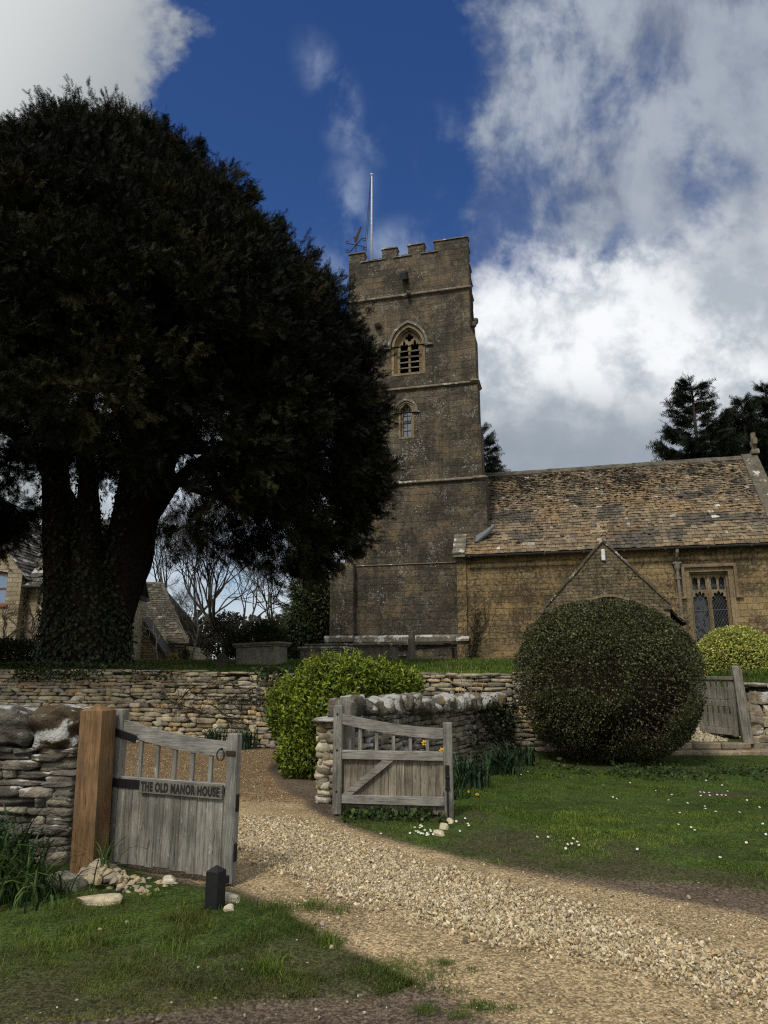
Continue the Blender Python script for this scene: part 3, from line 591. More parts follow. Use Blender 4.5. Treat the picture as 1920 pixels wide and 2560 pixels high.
# ---------------------------------------------------------------- gates
def gate(name, hinge, latch, s, label, h0, h1, lift):
    hinge = np.array(hinge); latch = np.array(latch); Ln = np.linalg.norm(latch-hinge); a = math.atan2(latch[1]-hinge[1], latch[0]-hinge[0])
    g = empty(name, (hinge[0], hinge[1], lift), a); tag(g, label, 'gate', 'pair of oak driveway gate leaves')
    def Y(a_, b_): return (min(a_*s, b_*s), max(a_*s, b_*s))
    def pb(nm, mat_, boxes, b=.005):
        mb = MB()
        for (x0, x1, y0, y1, z0, z1) in boxes: mb.bbox(x0, x1, *Y(y0, y1), z0, z1, b, (1, 1, 1))
        return mb.build(nm, M[mat_], g)
    st = pb('hinge_stile', 'gate', [(0, .105, -.04, .04, 0, h0)], .008); pb('latch_stile', 'gate', [(Ln-.10, Ln, -.035, .035, -.02, h1)], .008)
    xa, xb = .1055, Ln-.1005
    def topz(t): return (h0-.095)+(h1-.065-h0+.095)*(1-(1-t)**1.75)
    mb = MB(); n = 14; ya, yb = Y(-.02, .03)
    for i in range(n):
        t0, t1 = i/n, (i+1)/n; x0 = xa+(xb-xa)*t0; x1 = xa+(xb-xa)*t1; a0, a1 = topz(t0), topz(t1)
        mb.hexa([(x0, ya, a0-.115), (x1, ya, a1-.115), (x1, yb, a1-.115), (x0, yb, a0-.115), (x0, ya, a0), (x1, ya, a1), (x1, yb, a1), (x0, yb, a0)])
    mb.build('top_rail', M['gateh'], g)
    zm = .60; pb('middle_rail', 'gateh', [(xa, xb, -.018, .034, zm, zm+.10)])
    for i in range(5):
        xc = xa+(xb-xa)*(i+1)/6+.012; tz = topz((xc-xa)/(xb-xa))-.112
        pb('baluster', 'gate', [(xc-.019, xc+.019, -.012, .012, zm+.098, tz)], .003)
    mb = MB(); nb = 13
    for i in range(nb):
        x0 = xa+(xb-xa)*i/nb; x1 = xa+(xb-xa)*(i+1)/nb; j = R.normal()*.004; sh = 1+R.normal()*.2
        mb.bbox(x0+.0004, x1-.0004, *Y(-.036+j, -.0205+j), .02+R.normal()*.005, zm-.002 if s < 0 else zm+.02, .0075, (sh, sh*.985, sh*.96))
    mb.build('boarding', M['gate'] if s > 0 else M['gate_in'], g)
    if s < 0:
        pb('bottom_rail', 'gateh', [(xa, xb, -.018, .03, .12, .215)])
        mb = MB(); xe = xa+(xb-xa)*.46; ya, yb = Y(-.018, .026); w = .085
        mb.hexa([(xa, ya, .2155), (xa+w*1.4, ya, .2155), (xa+w*1.4, yb, .2155), (xa, yb, .2155), (xe-w*.8, ya, zm-.001), (xe+w*.8, ya, zm-.001), (xe+w*.8, yb, zm-.001), (xe-w*.8, yb, zm-.001)])
        mb.build('brace', M['gateh'], g)
        mb = MB(); xl = Ln-.06
        mb.tube([(xl, .047, .02), (xl, .047, .50)], .008, 8); mb.bbox(xl-.022, xl+.022, .0355, .05, .33, .56, .004); mb.bbox(xl-.026, xl+.026, .036, .058, .30, .325, .004); mb.bbox(xl-.026, xl+.026, .036, .058, .42, .445, .004)
        V_ = MB(); V_.v = [v*np.array((1, s, 1)) for v in mb.v]; V_.f = mb.f; V_.c = mb.c; V_.build('drop_bolt', M['iron'], g)
        for zz in (.25, .70, 1.1): mb = MB(); mb.tube([(.05, -.041, zz), (.05, -.048, zz)], .012, 8); mb.build('stile_bolt', M['iron'], g)
    else:
        mb = MB(); mb.bbox(-.03, .30, -.048, -.0365, h0-.22, h0-.155, .003)
        for k in range(3): mb.tube([(.04+.1*k, -.0485, h0-.187), (.04+.1*k, -.053, h0-.187)], .009, 6)
        st_ = mb.build('strap_hinge', M['iron'], g); st_.rotation_euler = (0, .22, 0); st_.location = (-.25, 0, .035)
        mb = MB(); mb.bbox(-.04, .36, -.052, -.041, zm+.015, zm+.085, .003); mb.build('strap_hinge', M['iron'], g)
        mb = MB(); x0 = .365; x1 = xb-.004; mb.bbox(x0, x1, -.066, -.0365, zm-.012, zm+.098, .004, (.60, .575, .54)); pq = mb.build('name_board', M['gateh'], g)
        cu = bpy.data.curves.new('lettering', 'FONT'); cu.body = 'THE OLD MANOR HOUSE'; cu.size = .1; cu.extrude = .001; cu.offset = .0054; cu.align_x = 'CENTER'; cu.align_y = 'CENTER'; cu.space_character = 1.12
        tob = bpy.data.objects.new('tmp_text', cu); COL.objects.link(tob); dg = bpy.context.evaluated_depsgraph_get(); dg.update()
        me = bpy.data.meshes.new_from_object(tob.evaluated_get(dg)); bpy.data.objects.remove(tob)
        lt = bpy.data.objects.new('lettering', me); COL.objects.link(lt); lt.parent = pq; me.materials.clear(); me.materials.append(M['paint'])
        xs_ = [v.co.x for v in me.vertices]; wd = max(xs_)-min(xs_); ys_ = [v.co.y for v in me.vertices]; hd = max(ys_)-min(ys_)
        cxx = (max(xs_)+min(xs_))/2; cyy = (max(ys_)+min(ys_))/2; fx = (x1-x0-.04)/wd; fy = .076/hd
        for v in me.vertices:
            p_ = v.co.copy(); v.co = ((x0+x1)/2+(p_.x-cxx)*fx, -.0672-p_.z*.5, zm+.043+(p_.y-cyy)*fy)
        mb = MB(); th = np.linspace(0, 2*math.pi, 21); xr = xb-.035; mb.tube([(xr+.036*math.cos(a_), -.062, h1-.165+.042*math.sin(a_)) for a_ in th], .005, 6)
        mb.tube([(xr, -.04, h1-.12), (xr, -.07, h1-.12)], .009, 6); mb.build('ring_latch', M['iron'], g)
        mb = MB(); mb.bbox(xb+.005, xb+.09, -.05, -.0355, h1-.165, h1-.13, .003); mb.build('latch_bar', M['rust'], g)
        mb = MB()
        for zz in (.14, .5): mb.bbox(Ln+.0005, Ln+.006, -.02, .02, zz, zz+.13, .002)
        mb.bbox(Ln-.07, Ln-.02, -.06, -.0355, .0, .05, .004); mb.build('drop_bolt', M['iron'], g)
    return g
gate('oak_gate', (-2.34, 6.46), (-1.15, 5.93), 1, 'silvered oak gate leaf with carved black house name on its middle rail', 1.25, 1.085, .035)
gate('oak_gate', (-.585, 8.66), (.775, 8.43), -1, 'silvered oak gate leaf showing its diagonal brace and drop bolt', 1.20, 1.02, .02)
def post(name, mat_, x, y, w, h, cap, rz, label, lean=(0, 0), taper=.0, round_=False):
    mb = MB(); a = w/2; b = a-taper
    mb.hexa([(-a, -a, 0), (a, -a, 0), (a, a, 0), (-a, a, 0), (-b+lean[0], -b+lean[1], h), (b+lean[0], -b+lean[1], h), (b+lean[0], b+lean[1], h), (-b+lean[0], b+lean[1], h)])
    c = .012
    if round_:
        n = 8; pts = [(-b+2*b*i/n, h+.0005+cap*math.sin(math.pi*(.12+.76*i/n))-cap*.36) for i in range(n+1)]
        pts = [(-b, h+.0005)]+[(p[0]*.98, max(p[1], h+.001)) for p in pts[1:-1]]+[(b, h+.0005)]
        mb.plate([[(p[0]+lean[0], p[1]) for p in pts][::-1]], -b+lean[1], b+lean[1])
    else:
        V_ = [(-b+lean[0], -b+lean[1], h), (b+lean[0], -b+lean[1], h), (b+lean[0], b+lean[1], h), (-b+lean[0], b+lean[1], h), (lean[0], lean[1], h+cap)]
        mb.add(V_, [np.array([(0, 1, 4), (1, 2, 4), (2, 3, 4), (3, 0, 4)])])
    o = mb.build(name, M[mat_]); o.location = (x, y, -.03); o.rotation_euler = (0, 0, rz); return o
p_ = post('gatepost', 'newpost', -2.40, 6.27, .205, 1.31, .055, -.22, '', (-.04, .01)); tag(p_, 'new orange-brown squared gatepost with pyramid top beside the grey wall', 'gatepost')
me = p_.data
p_ = post('gatepost', 'oldpost', -.47, 8.87, .21, 1.27, .09, -.17, '', (0, 0), .004, True); tag(p_, 'old grey weathered gatepost behind the hinge end of the braced gate', 'gatepost')
p_ = post('bollard', 'black', -1.165, 5.36, .098, .285, .036, -.4, ''); tag(p_, 'short black wooden marker post with pointed top in the verge', 'bollard')
# church wicket, steps
p_ = post('wicket_post', 'oldpost', 7.33, 14.98, .19, 1.5, .03, -.2, '', (-.08, 0), .01); p_.location.z = .2; tag(p_, 'grey leaning oak post at the church path opening', 'gatepost')
hg = np.array((7.17, 15.02)); lt_ = np.array((6.83, 15.95)); wl = np.linalg.norm(lt_-hg); wg = empty('wicket_gate', (*hg, .34), math.atan2(lt_[1]-hg[1], lt_[0]-hg[0])); tag(wg, 'small weathered oak wicket gate standing open at the church path', 'gate')
def wb(nm, mt, boxes):
    mb = MB()
    for b_ in boxes: sh = 1+R.normal()*.08; mb.bbox(*b_, .006, (sh, sh, sh))
    mb.build(nm, M[mt], wg)
wb('hinge_stile', 'oldpost', [(0, .10, -.035, .035, -.02, 1.1)]); wb('latch_stile', 'oldpost', [(wl-.1, wl, -.035, .035, 0, 1.1)])
wb('top_rail', 'oldpost', [(-.03, wl+.03, -.06, .06, 1.1005, 1.17)]); wb('middle_rail', 'oldpost', [(.1005, wl-.1005, -.03, .03, .56, .70)])
wb('bottom_rail', 'oldpost', [(.1005, wl-.1005, -.034, .034, .0, .14)])
for i in range(5):
    x0 = .115+(wl-.23)*i/5; w_ = (wl-.23)/5
    wb('slat', 'oldpost', [(x0+.03, x0+w_-.03, .012, .036, .705, 1.099)]); wb('slat', 'oldpost', [(x0+.03, x0+w_-.03, .012, .036, .1405, .555)])
    wb('panel', 'oldpost', [(x0, x0+w_-.001, -.012, .010, .7055, .95)]); wb('panel', 'oldpost', [(x0, x0+w_-.001, -.012, .010, .141, .42)])
ss = empty('stone_steps', (6.5, 14.6, 0)); tag(ss, 'two worn stone steps leading up to the church wicket', 'steps')
for (z0, z1, y0, y1, x0, x1) in [(-.02, .10, -.12, .5, -1.1, 1.25), (.1005, .225, .18, 1.2, -.95, .80)]:
    mb = MB(); n = 3; w_ = (x1-x0)/n
    for i in range(n): mb.bbox(x0+w_*i+.004, x0+w_*(i+1)-.004, y0+R.normal()*.015, y1, z0, z1+R.normal()*.004, .02, tuple(np.array((.29, .24, .165))*(1+R.normal()*.1)))
    mb.build('step', M['drystone'], ss)
# ---------------------------------------------------------------- church
ch = empty('church', tuple(C0), -A); tag(ch, 'old limestone village church with battlemented west tower and gabled porch', 'church')
def arc_pt(cx, cz, r, a): return (cx+r*math.cos(a), cz+r*math.sin(a))
def pointed(cx, w, z0, zs, rise, n=9):        # pointed-arch outline, ccw
    a = w/2; rr = (a*a+rise*rise)/(2*a); pts = [(cx-a, z0), (cx+a, z0), (cx+a, zs)]
    ae = math.atan2(rise, rr-a)
    r_ = [arc_pt(cx+a-rr, zs, rr, ae*i/n) for i in range(1, n+1)]
    l_ = [(2*cx-p[0], p[1]) for p in r_[::-1]][1:]
    return pts+r_+l_+[(cx-a, zs)]
def cusped(cx, w, z0, zs, hh, lobes=3, dep=.22, n=24):
    a = w/2; pts = [(cx-a, z0), (cx+a, z0)]
    for i in range(n+1):
        t = math.pi*i/n; k = 1-dep*(1-abs(math.sin(lobes*t)))**1.5 if 0 < i < n else 1.0
        pts.append((cx+a*k*math.cos(t), zs+hh*k*math.sin(t)))
    return pts
def ringband(mb, outer, inner, y0, y1, col=(1, 1, 1)):
    mb.plate([outer, inner], y0, y1, col)
TX0, TX1 = -5.97, .56; TY0, TY1 = .5, 7.2; EAST = .095
bel = pointed(-2.68, 1.62, 14.6, 16.1, 1.15); lan = pointed(-2.81, .62, 11.1, 12.45, .5)
mb = MB()
def tower_walls(z0, z1, g, holes=()):
    x0, x1, y0, y1 = TX0-g, TX1+g, TY0-g, TY1+g
    mb.plate([[(x0, z0), (x1, z0), (x1, z1), (x0, z1)], *holes], y0, y0+.55)
    mb.box(x0, x0+.55, y0+.5505, y1, z0, z1); e_ = EAST*(y1-y0); f_ = EAST*.55; mb.hexa([(x1-f_-.55, y0+.5505, z0), (x1-f_, y0+.5505, z0), (x1-e_, y1, z0), (x1-e_-.55, y1, z0), (x1-f_-.55, y0+.5505, z1), (x1-f_, y0+.5505, z1), (x1-e_, y1, z1), (x1-e_-.55, y1, z1)]); mb.box(x0+.5505, x1-e_-.5505, y1-.55, y1, z0, z1)
tower_walls(-.6, .95, .17); tower_walls(.9505, 4.68, .06); tower_walls(4.6805, 8.72, .03); tower_walls(8.7205, 13.72, .015, [lan]); tower_walls(13.7205, 18.92, 0, [bel]); tower_walls(18.9205, 21.4, .0)
mb.box(TX0+.5, TX1-1.15, TY0+.5, TY1-.5, 21.1, 21.25); mb.box(TX0+.5, TX1-1.15, TY0+.6, TY1-.5, 13.9, 14.0)
# buttresses with set-offs
def butt(x0, x1, y0, y1, z0, z1, slope):    # sloped top towards +y
    mb.hexa([(x0, y0, z0), (x1, y0, z0), (x1, y1, z0), (x0, y1, z0), (x0, y0, z1), (x1, y0, z1), (x1, y1, z1+slope), (x0, y1, z1+slope)])
def buttx(x0, x1, y0, y1, z0, z1, slope):   # sloped top towards -x
    mb.hexa([(x0, y0, z0), (x1, y0, z0), (x1, y1, z0), (x0, y1, z0), (x0, y0, z1+slope), (x1, y0, z1), (x1, y1, z1), (x0, y1, z1+slope)])
buttx(TX1-.1, .80, .44, 1.55, 13.9, 16.3, .45); buttx(TX1-.1, .95, .42, 1.55, 8.75, 11.45, .5); buttx(TX1-.12, .84, .46, 1.54, 11.2, 13.6, .02); buttx(TX1-.1, 1.12, .41, 1.56, 5.2, 8.6, .02)
butt(-6.58, -5.4, .02, .46, .96, 4.62, .22); butt(-6.66, -5.36, -.12, .4, -.6, .95, 0)
buttx(-6.6, -5.9, .6, 1.7, -.6, 4.7, -.0)
tw = mb.build('tower', M['tower'], ch)
def string(z, h, pr, g, wrap=True, ext=0):   # moulded course: sloped top, hollow below
    x0, x1, y0 = TX0-g, TX1+g, TY0-g
    mb = MB(); prof = [(0, h), (-pr, h*.45), (-pr, h*.2), (-pr*.35, 0), (0, -.02)]
    def run(a, b):   # a,b : corner points of the wall line with mitres
        V = [];
        for (pp, zz) in prof: V += [(a[0]+a[2]*pp, a[1]+a[3]*pp, z+zz), (b[0]+b[2]*pp, b[1]+b[3]*pp, z+zz)]
        mb.add(V, np.array([(2*i, 2*i+2, 2*i+3, 2*i+1) for i in range(len(prof)-1)]))
    run((x0, y0, 1, 1), (x1, y0, -1, 1)); run((x1, y0, -1, 1), (x1-EAST*(TY1-TY0), TY1, -1, 0)); run((x0, TY1, 1, 0), (x0, y0, 1, 1)); mb.build('string_course', M['string'], tw)
string(18.92, .22, .14, .0); string(13.66, .18, .12, .02); string(8.66, .18, .13, .035); string(4.63, .06, .05, .06)
def wrapx(z, x1, y0, y1, pr):                # the course stepping round the corner buttress
    mb = MB(); mb.hexa([(TX1-.05, y0, z-.02), (x1, y0, z-.02), (x1, y1, z-.02), (TX1-.05, y1, z-.02), (TX1-.05, y0-pr, z+.1), (x1+pr, y0-pr, z+.1), (x1+pr, y1, z+.1), (TX1-.05, y1, z+.1)])
    mb.hexa([(TX1-.05, y0-pr, z+.1005), (x1+pr, y0-pr, z+.1005), (x1+pr, y1, z+.1005), (TX1-.05, y1, z+.1005), (TX1-.05, y0, z+.24), (x1-.02, y0, z+.24), (x1-.02, y1, z+.24), (TX1-.05, y1, z+.24)]); mb.build('buttress_string', M['string'], tw)
wrapx(13.66, .84, .42, 1.5, .13); wrapx(8.62, 1.1, .40, 1.5, .13)
mb = MB(); x0, x1, y0 = TX0-.06, .12, TY0-.06
def slab(x0, x1, y0, y1, z0, z1, lip=.05):
    mb.hexa([(x0, y0, z0), (x1, y0, z0), (x1, y1, z0), (x0, y1, z0), (x0, y0+lip*0, z1-.06), (x1, y0, z1-.06), (x1, y1, z1), (x0, y1, z1)])
    mb.hexa([(x0, y0, z1-.0595), (x1, y0, z1-.0595), (x1, y1, z1+.0005), (x0, y1, z1+.0005), (x0, y0+.12, z1+.03), (x1, y0+.12, z1+.03), (x1, y1, z1+.05), (x0, y1, z1+.05)])
slab(-5.35, -.33, .16, .46, .96, 1.22); slab(-6.78, -5.352, -.22, .3, .96, 1.22); mb.hexa([(-6.7, -.14, .8), (-.33, .26, .8), (-.33, .5, .8), (-6.7, .5, .8), (-6.78, -.2, .955), (-.33, .17, .955), (-.33, .5, .955), (-6.78, .5, .955)])
mb.build('plinth_course', M['weather'], tw)
# battlements
mer = [(-5.97, -5.1), (-4.1, -3.27), (-2.65, -1.77), (-1.23, .56)]; t_ = .42
def merlon(b, c):
    mb = MB(); mb.box(*b); o = mb.build('merlon', M['tower'], tw)
    mb = MB(); mb.hexa(c) if len(c) == 8 else mb.box(*c); mb.build('merlon_coping', M['weather'], tw)
for i, (a, b) in enumerate(mer):
    merlon((a, b, TY0, TY0+t_, 21.4005, 21.93), [(a-.05, TY0-.06, 21.9305), (b+.05, TY0-.06, 21.9305), (b+.05, TY0+t_+.05, 21.9305), (a-.05, TY0+t_+.05, 21.9305), (a-.02, TY0-.06, 21.99), (b+.02, TY0-.06, 21.99), (b+.02, TY0+t_*.6, 22.09), (a-.02, TY0+t_*.6, 22.09)])
    if i < 3:
        c = b+.0505; d = mer[i+1][0]-.0505; mb = MB()
        mb.hexa([(c-.25, TY0-.07, 21.33), (d+.25, TY0-.07, 21.33), (d+.25, TY0+.001, 21.33), (c-.25, TY0+.001, 21.33), (c-.25, TY0-.07, 21.37), (d+.25, TY0-.07, 21.37), (d+.25, TY0-.001, 21.42), (c-.25, TY0-.001, 21.42)])
        mb.hexa([(c, TY0-.07, 21.4005), (d, TY0-.07, 21.4005), (d, TY0+t_, 21.4005), (c, TY0+t_, 21.4005), (c, TY0-.06, 21.42), (d, TY0-.06, 21.42), (d, TY0+t_, 21.5), (c, TY0+t_, 21.5)])
        mb.build('crenel_sill', M['weather'], tw)
for (a, b) in [(1.1, 2.0), (3.1, 3.95), (4.7, 5.5), (6.4, 7.2)]:
    for x_ in (TX0, TX1-t_-EAST*((a+b)/2-TY0)): merlon((x_, x_+t_, a, b, 21.4005, 21.93), (x_-.05, x_+t_+.05, a-.05, b+.05, 21.9305, 22.06))
for (a, b) in mer: e_ = b-.95 if b > 0 else b-.3; merlon((a+.5, e_, TY1-t_, TY1, 21.4005, 21.93), (a+.45, e_+.05, TY1-t_-.05, TY1+.05, 21.9305, 22.06))
# belfry window
bw = empty('belfry_window', (0, 0, 0)); bw.parent = ch; y_ = TY0
mb = MB(); q1 = pointed(-2.68, 1.62, 14.6, 16.1, 1.15); lights = [cusped(-2.965, .46, 14.72, 16.0, .56, 3, .4), cusped(-2.395, .46, 14.72, 16.0, .56, 3, .4)]
def quat(cx, cz, r): return [(cx+r*(1-.42*(1-abs(math.sin(2*t)))**1.2)*math.cos(t+.785), cz+r*(1-.42*(1-abs(math.sin(2*t)))**1.2)*math.sin(t+.785)) for t in np.linspace(0, 2*math.pi, 33)[:-1]]
mb.plate([pointed(-2.68, 1.40, 14.62, 16.1, 1.02), *lights, quat(-2.68, 16.72, .23)], y_+.28, y_+.44)
mb.plate([pointed(-2.68, 1.619, 14.6, 16.1, 1.149), pointed(-2.68, 1.36, 14.66, 16.1, .99)], y_+.14, y_+.279)
mb.plate([pointed(-2.68, 1.78, 14.5, 16.1, 1.26), pointed(-2.68, 1.5, 14.62, 16.1, 1.08)], y_-.02, y_+.139)
mb.build('tracery', M['dress'], bw)
mb = MB(); mb.plate([pointed(-2.68, 2.12, 16.08, 16.1, 1.42), pointed(-2.68, 1.86, 16.08, 16.1, 1.28)], y_-.13, y_+.02); mb.box(-3.98, -3.60, y_-.12, y_+.02, 16.02, 16.1195); mb.box(-1.76, -1.38, y_-.12, y_+.02, 16.02, 16.1195)
mb.build('hood_mould', M['weather'], bw)
for cx in (-2.965, -2.395):
    for k in range(4):
        z = 14.98+.31*k; mb = MB(); mb.hexa([(cx-.27, y_+.25, z), (cx+.27, y_+.25, z+R.normal()*.02), (cx+.27, y_+.52, z+.16), (cx-.27, y_+.52, z+.16), (cx-.27, y_+.25, z+.055), (cx+.27, y_+.25, z+.055+R.normal()*.01), (cx+.27, y_+.52, z+.21), (cx-.27, y_+.52, z+.21)]); mb.build('louvre', M['string'], bw)
# lancet
lw_ = empty('lancet_window'); lw_.parent = ch; y_ = TY0-.015
mb = MB(); lh = cusped(-2.81, .44, 11.2, 12.35, .5, 3, .34)
mb.plate([pointed(-2.81, .62, 11.1, 12.45, .5), lh], y_+.16, y_+.26); mb.plate([pointed(-2.81, .80, 11.06, 12.45, .6), pointed(-2.81, .6, 11.14, 12.45, .48)], y_-.02, y_+.159); mb.build('surround', M['dress'], lw_)
mb = MB(); mb.plate([pointed(-2.81, 1.24, 12.42, 12.5, .68), pointed(-2.81, 1.02, 12.42, 12.5, .56)], y_-.11, y_+.02); mb.plate([pointed(-2.81, 1.0, 12.42, 12.5, .55), pointed(-2.81, .84, 12.42, 12.5, .46)], y_-.06, y_+.02); mb.box(-3.52, -3.31, y_-.1, y_+.02, 12.40, 12.4795); mb.box(-2.31, -2.1, y_-.1, y_+.02, 12.40, 12.4795); mb.build('hood_mould', M['string'], lw_)
mb = MB(); mb.plate([pointed(-2.81, .6, 11.12, 12.45, .49)], y_+.27, y_+.29, (.22, .24, .27)); mb.build('pane', M['pane'], lw_)
mb = MB()
for z in (11.55, 11.95, 12.35): mb.box(-3.03, -2.59, y_+.245, y_+.265, z, z+.02)
mb.box(-2.82, -2.80, y_+.244, y_+.266, 11.2, 12.75); mb.build('glazing_bar', M['iron'], lw_)
# carved heads, spout, pipe
def lump(name, c, r, par, m='tower', n=4, p=2.3, amp=.28, col=(1, 1, 1)):
    mb = MB(); stones(mb, [c], [r], np.eye(3)[None], np.array([col]), n, p, amp); return mb.build(name, M[m], par, True)
for c, r in [((-2.61, .33, 19.0), (.13, .25, .15)), ((-4.25, .34, 17.45), (.17, .26, .2)), ((.66, .95, 17.15), (.24, .15, .15)), ((.84, .95, 17.32), (.12, .11, .13))]: lump('gargoyle', c, r, tw, 'string', 6, 2.2, .3, (.12, .10, .08))
mb = MB(); mb.hexa([(-2.98, .05, 19.72), (-2.62, .05, 19.72), (-2.62, .5, 20.0), (-2.98, .5, 20.0), (-3.02, -.02, 20.05), (-2.7, -.02, 20.05), (-2.7, .5, 20.5), (-3.02, .5, 20.5)]); mb.tube([(-2.8, .49, 19.75), (-2.6, .3, 19.9)], .05, 6); mb.build('water_spout', M['iron'], tw)
mb = MB(); mb.tube([(-1.75, .22, .86), (-.75, .22, .86), (-.66, .22, .78), (-.62, .22, .2), (-.62, .22, -.3)], .04, 8); mb.build('waste_pipe', M['iron'], tw)
# nave
RT = 5.0/4.35
wx0, wx1, wz0, wz1 = 9.72, 11.36, .7, 3.82
mb = MB(); mb.plate([[(.12, -.6), (13.9, -.6), (13.9, 4.8), (.12, 4.8)], [(wx0, wz0), (wx1, wz0), (wx1, wz1), (wx0, wz1)]], 0, .6)
mb.plate([[(0, -.6), (8, -.6), (8, 4.8), (4, 9.6), (0, 4.8)]], 13.3, 13.9, (1, 1, 1), lambda V: np.stack([V[:, 1], V[:, 0], V[:, 2]], -1)); mb.box(.9, 13.29, 7.4, 8, -.6, 4.8)
nv = mb.build('nave_wall', M['nave'], ch)
mb = MB(); mb.box(-.31, .119, -.1, 1.0, .93, 4.6); mb.box(-.36, .15, -.16, 1.0, -.6, .9295)
mb.build('corner_buttress', M['nave'], ch)
mb = MB(); mb.hexa([(-.4, -.28, .93), (.2, -.28, .93), (.2, .1, .93), (-.4, .1, .93), (-.4, -.28, 1.02), (.2, -.28, 1.02), (.2, -.1, 1.15), (-.4, -.1, 1.15)]); mb.hexa([(-.42, -.4, 4.78), (.12, -.4, 4.78), (.12, .6, 4.78), (-.42, .6, 4.78), (-.42, -.4, 4.9), (.12, -.4, 4.9), (.12, .6, 4.9+1.15), (-.42, .6, 4.9+1.15)]); mb.box(-.34, .119, -.15, .6, 4.6005, 4.7795)
for k in range(4): f_ = k/4; mb.hexa([(-.46, -.44+.26*k, 4.93+.30*k), (.13, -.44+.26*k, 4.93+.30*k), (.13, -.1+.26*k, 5.22+.30*k), (-.46, -.1+.26*k, 5.22+.30*k), (-.46, -.44+.26*k, 5.0+.30*k), (.13, -.44+.26*k, 5.0+.30*k), (.13, -.1+.26*k, 5.29+.30*k), (-.46, -.1+.26*k, 5.29+.30*k)])
mb.build('gable_coping', M['weather'], ch)
ROOFC = [(.232, .178, .112), (.205, .157, .102), (.182, .147, .104), (.256, .202, .132), (.15, .128, .099), (.212, .156, .095)]
def tiles(mb, O, ux, us, un, Ln, S, e0, e1, wr, skip=None, palette=ROOFC, wts=(4, 4, 2, 2, 1, 3), sd=0, dk=True):
    O, ux, us, un = [np.array(q, float) for q in (O, ux, us, un)]; s = 0; A8 = []; CC = []
    while s < S:
        e = e0+(e1-e0)*s/S; x = -R.uniform(0, .2)
        while x < Ln:
            w = R.uniform(*wr)*(e/e0)**.5; a = max(x, 0); b = min(x+w, Ln); x += w
            if b-a < .03 or (skip and skip((a+b)/2, s)): continue
            th = R.uniform(.024, .045); l0 = R.normal()*.014; lift = .014+th+R.normal()*.006; tw_ = R.normal()*.009; g = R.uniform(.004, .012)
            top = min(s+e*1.45, S+.05)
            def q(xx, ss, hh): return O+ux*xx+us*ss+un*hh
            A8.append([q(a+g, s+l0, lift-th+.004), q(b-g, s+l0, lift-th+.004), q(b-g, top, -.012), q(a+g, top, -.012), q(a+g, s+l0, lift+tw_), q(b-g, s+l0, lift-tw_), q(b-g, top, .004), q(a+g, top, .004)])
            CC.append(((a+b)/2, s))
        s += e
    A8 = np.array(A8); CC = np.array(CC); N = len(A8); col = pal(N, palette, wts, .11)
    if dk:
        p_ = sm(.60, .72, fbm(CC[:, 0]*.75, CC[:, 1]*1.1, 91+sd, 3))[:, None]; col = col*(1-p_*.8)+p_*.8*np.array((.075, .07, .06))
        q_ = sm(.55, .75, fbm(CC[:, 0]*.5+9, CC[:, 1]*.8, 95+sd, 3))[:, None]; col = col*(1-q_*.5)+q_*.35*np.array((.38, .25, .12))
    wh = R.random(N) < .016; col[wh] = np.array((.40, .38, .33))*R.uniform(.8, 1.2, (wh.sum(), 1))
    off = np.arange(N)[:, None, None]*8
    f = (np.array([[3, 2, 1, 0], [4, 5, 6, 7], [0, 1, 5, 4], [1, 2, 6, 5], [2, 3, 7, 6], [3, 0, 4, 7]])[None]+off).reshape(-1, 4)
    mb.add(A8.reshape(-1, 3), f, np.repeat(col, 8, 0))
rl = math.hypot(4.35, 5.0); us = (0, 4.35/rl, 5.0/rl); un = (0, -5.0/rl, 4.35/rl); O_ = (.121, -.35, 4.86)
mb = MB(); tiles(mb, O_, (1, 0, 0), us, un, 13.2, rl, .245, .125, (.16, .36), lambda x, s: x < .62 and s > 1.32)
mb.hexa([(.13, -.33, 4.80), (13.29, -.33, 4.80), (13.29, 4.0, 9.78), (.13, 4.0, 9.78), (.13, -.33, 4.845), (13.29, -.33, 4.845), (13.29, 4.0, 9.825), (.13, 4.0, 9.825)], (.05, .045, .04))
mb.hexa([(.9, 8.33, 4.80), (13.29, 8.33, 4.80), (13.29, 4.001, 9.78), (.9, 4.001, 9.78), (.9, 8.33, 4.86), (13.29, 8.33, 4.86), (13.29, 4.001, 9.84), (.9, 4.001, 9.84)], (.2, .16, .1))
nr = mb.build('nave_roof', M['roof'], ch)
mb = MB(); x = .66
while x < 13.2:
    l = R.uniform(.4, .6); mb.hexa([(x, 3.78, 9.70), (x+l-.01, 3.78, 9.70), (x+l-.01, 4.22, 9.70), (x, 4.22, 9.70), (x, 3.98, 9.95+R.normal()*.01), (x+l-.01, 3.98, 9.95+R.normal()*.01), (x+l-.01, 4.02, 9.95), (x, 4.02, 9.95)], (.12, .105, .08)); x += l
mb.build('ridge_tile', M['roof'], nr)
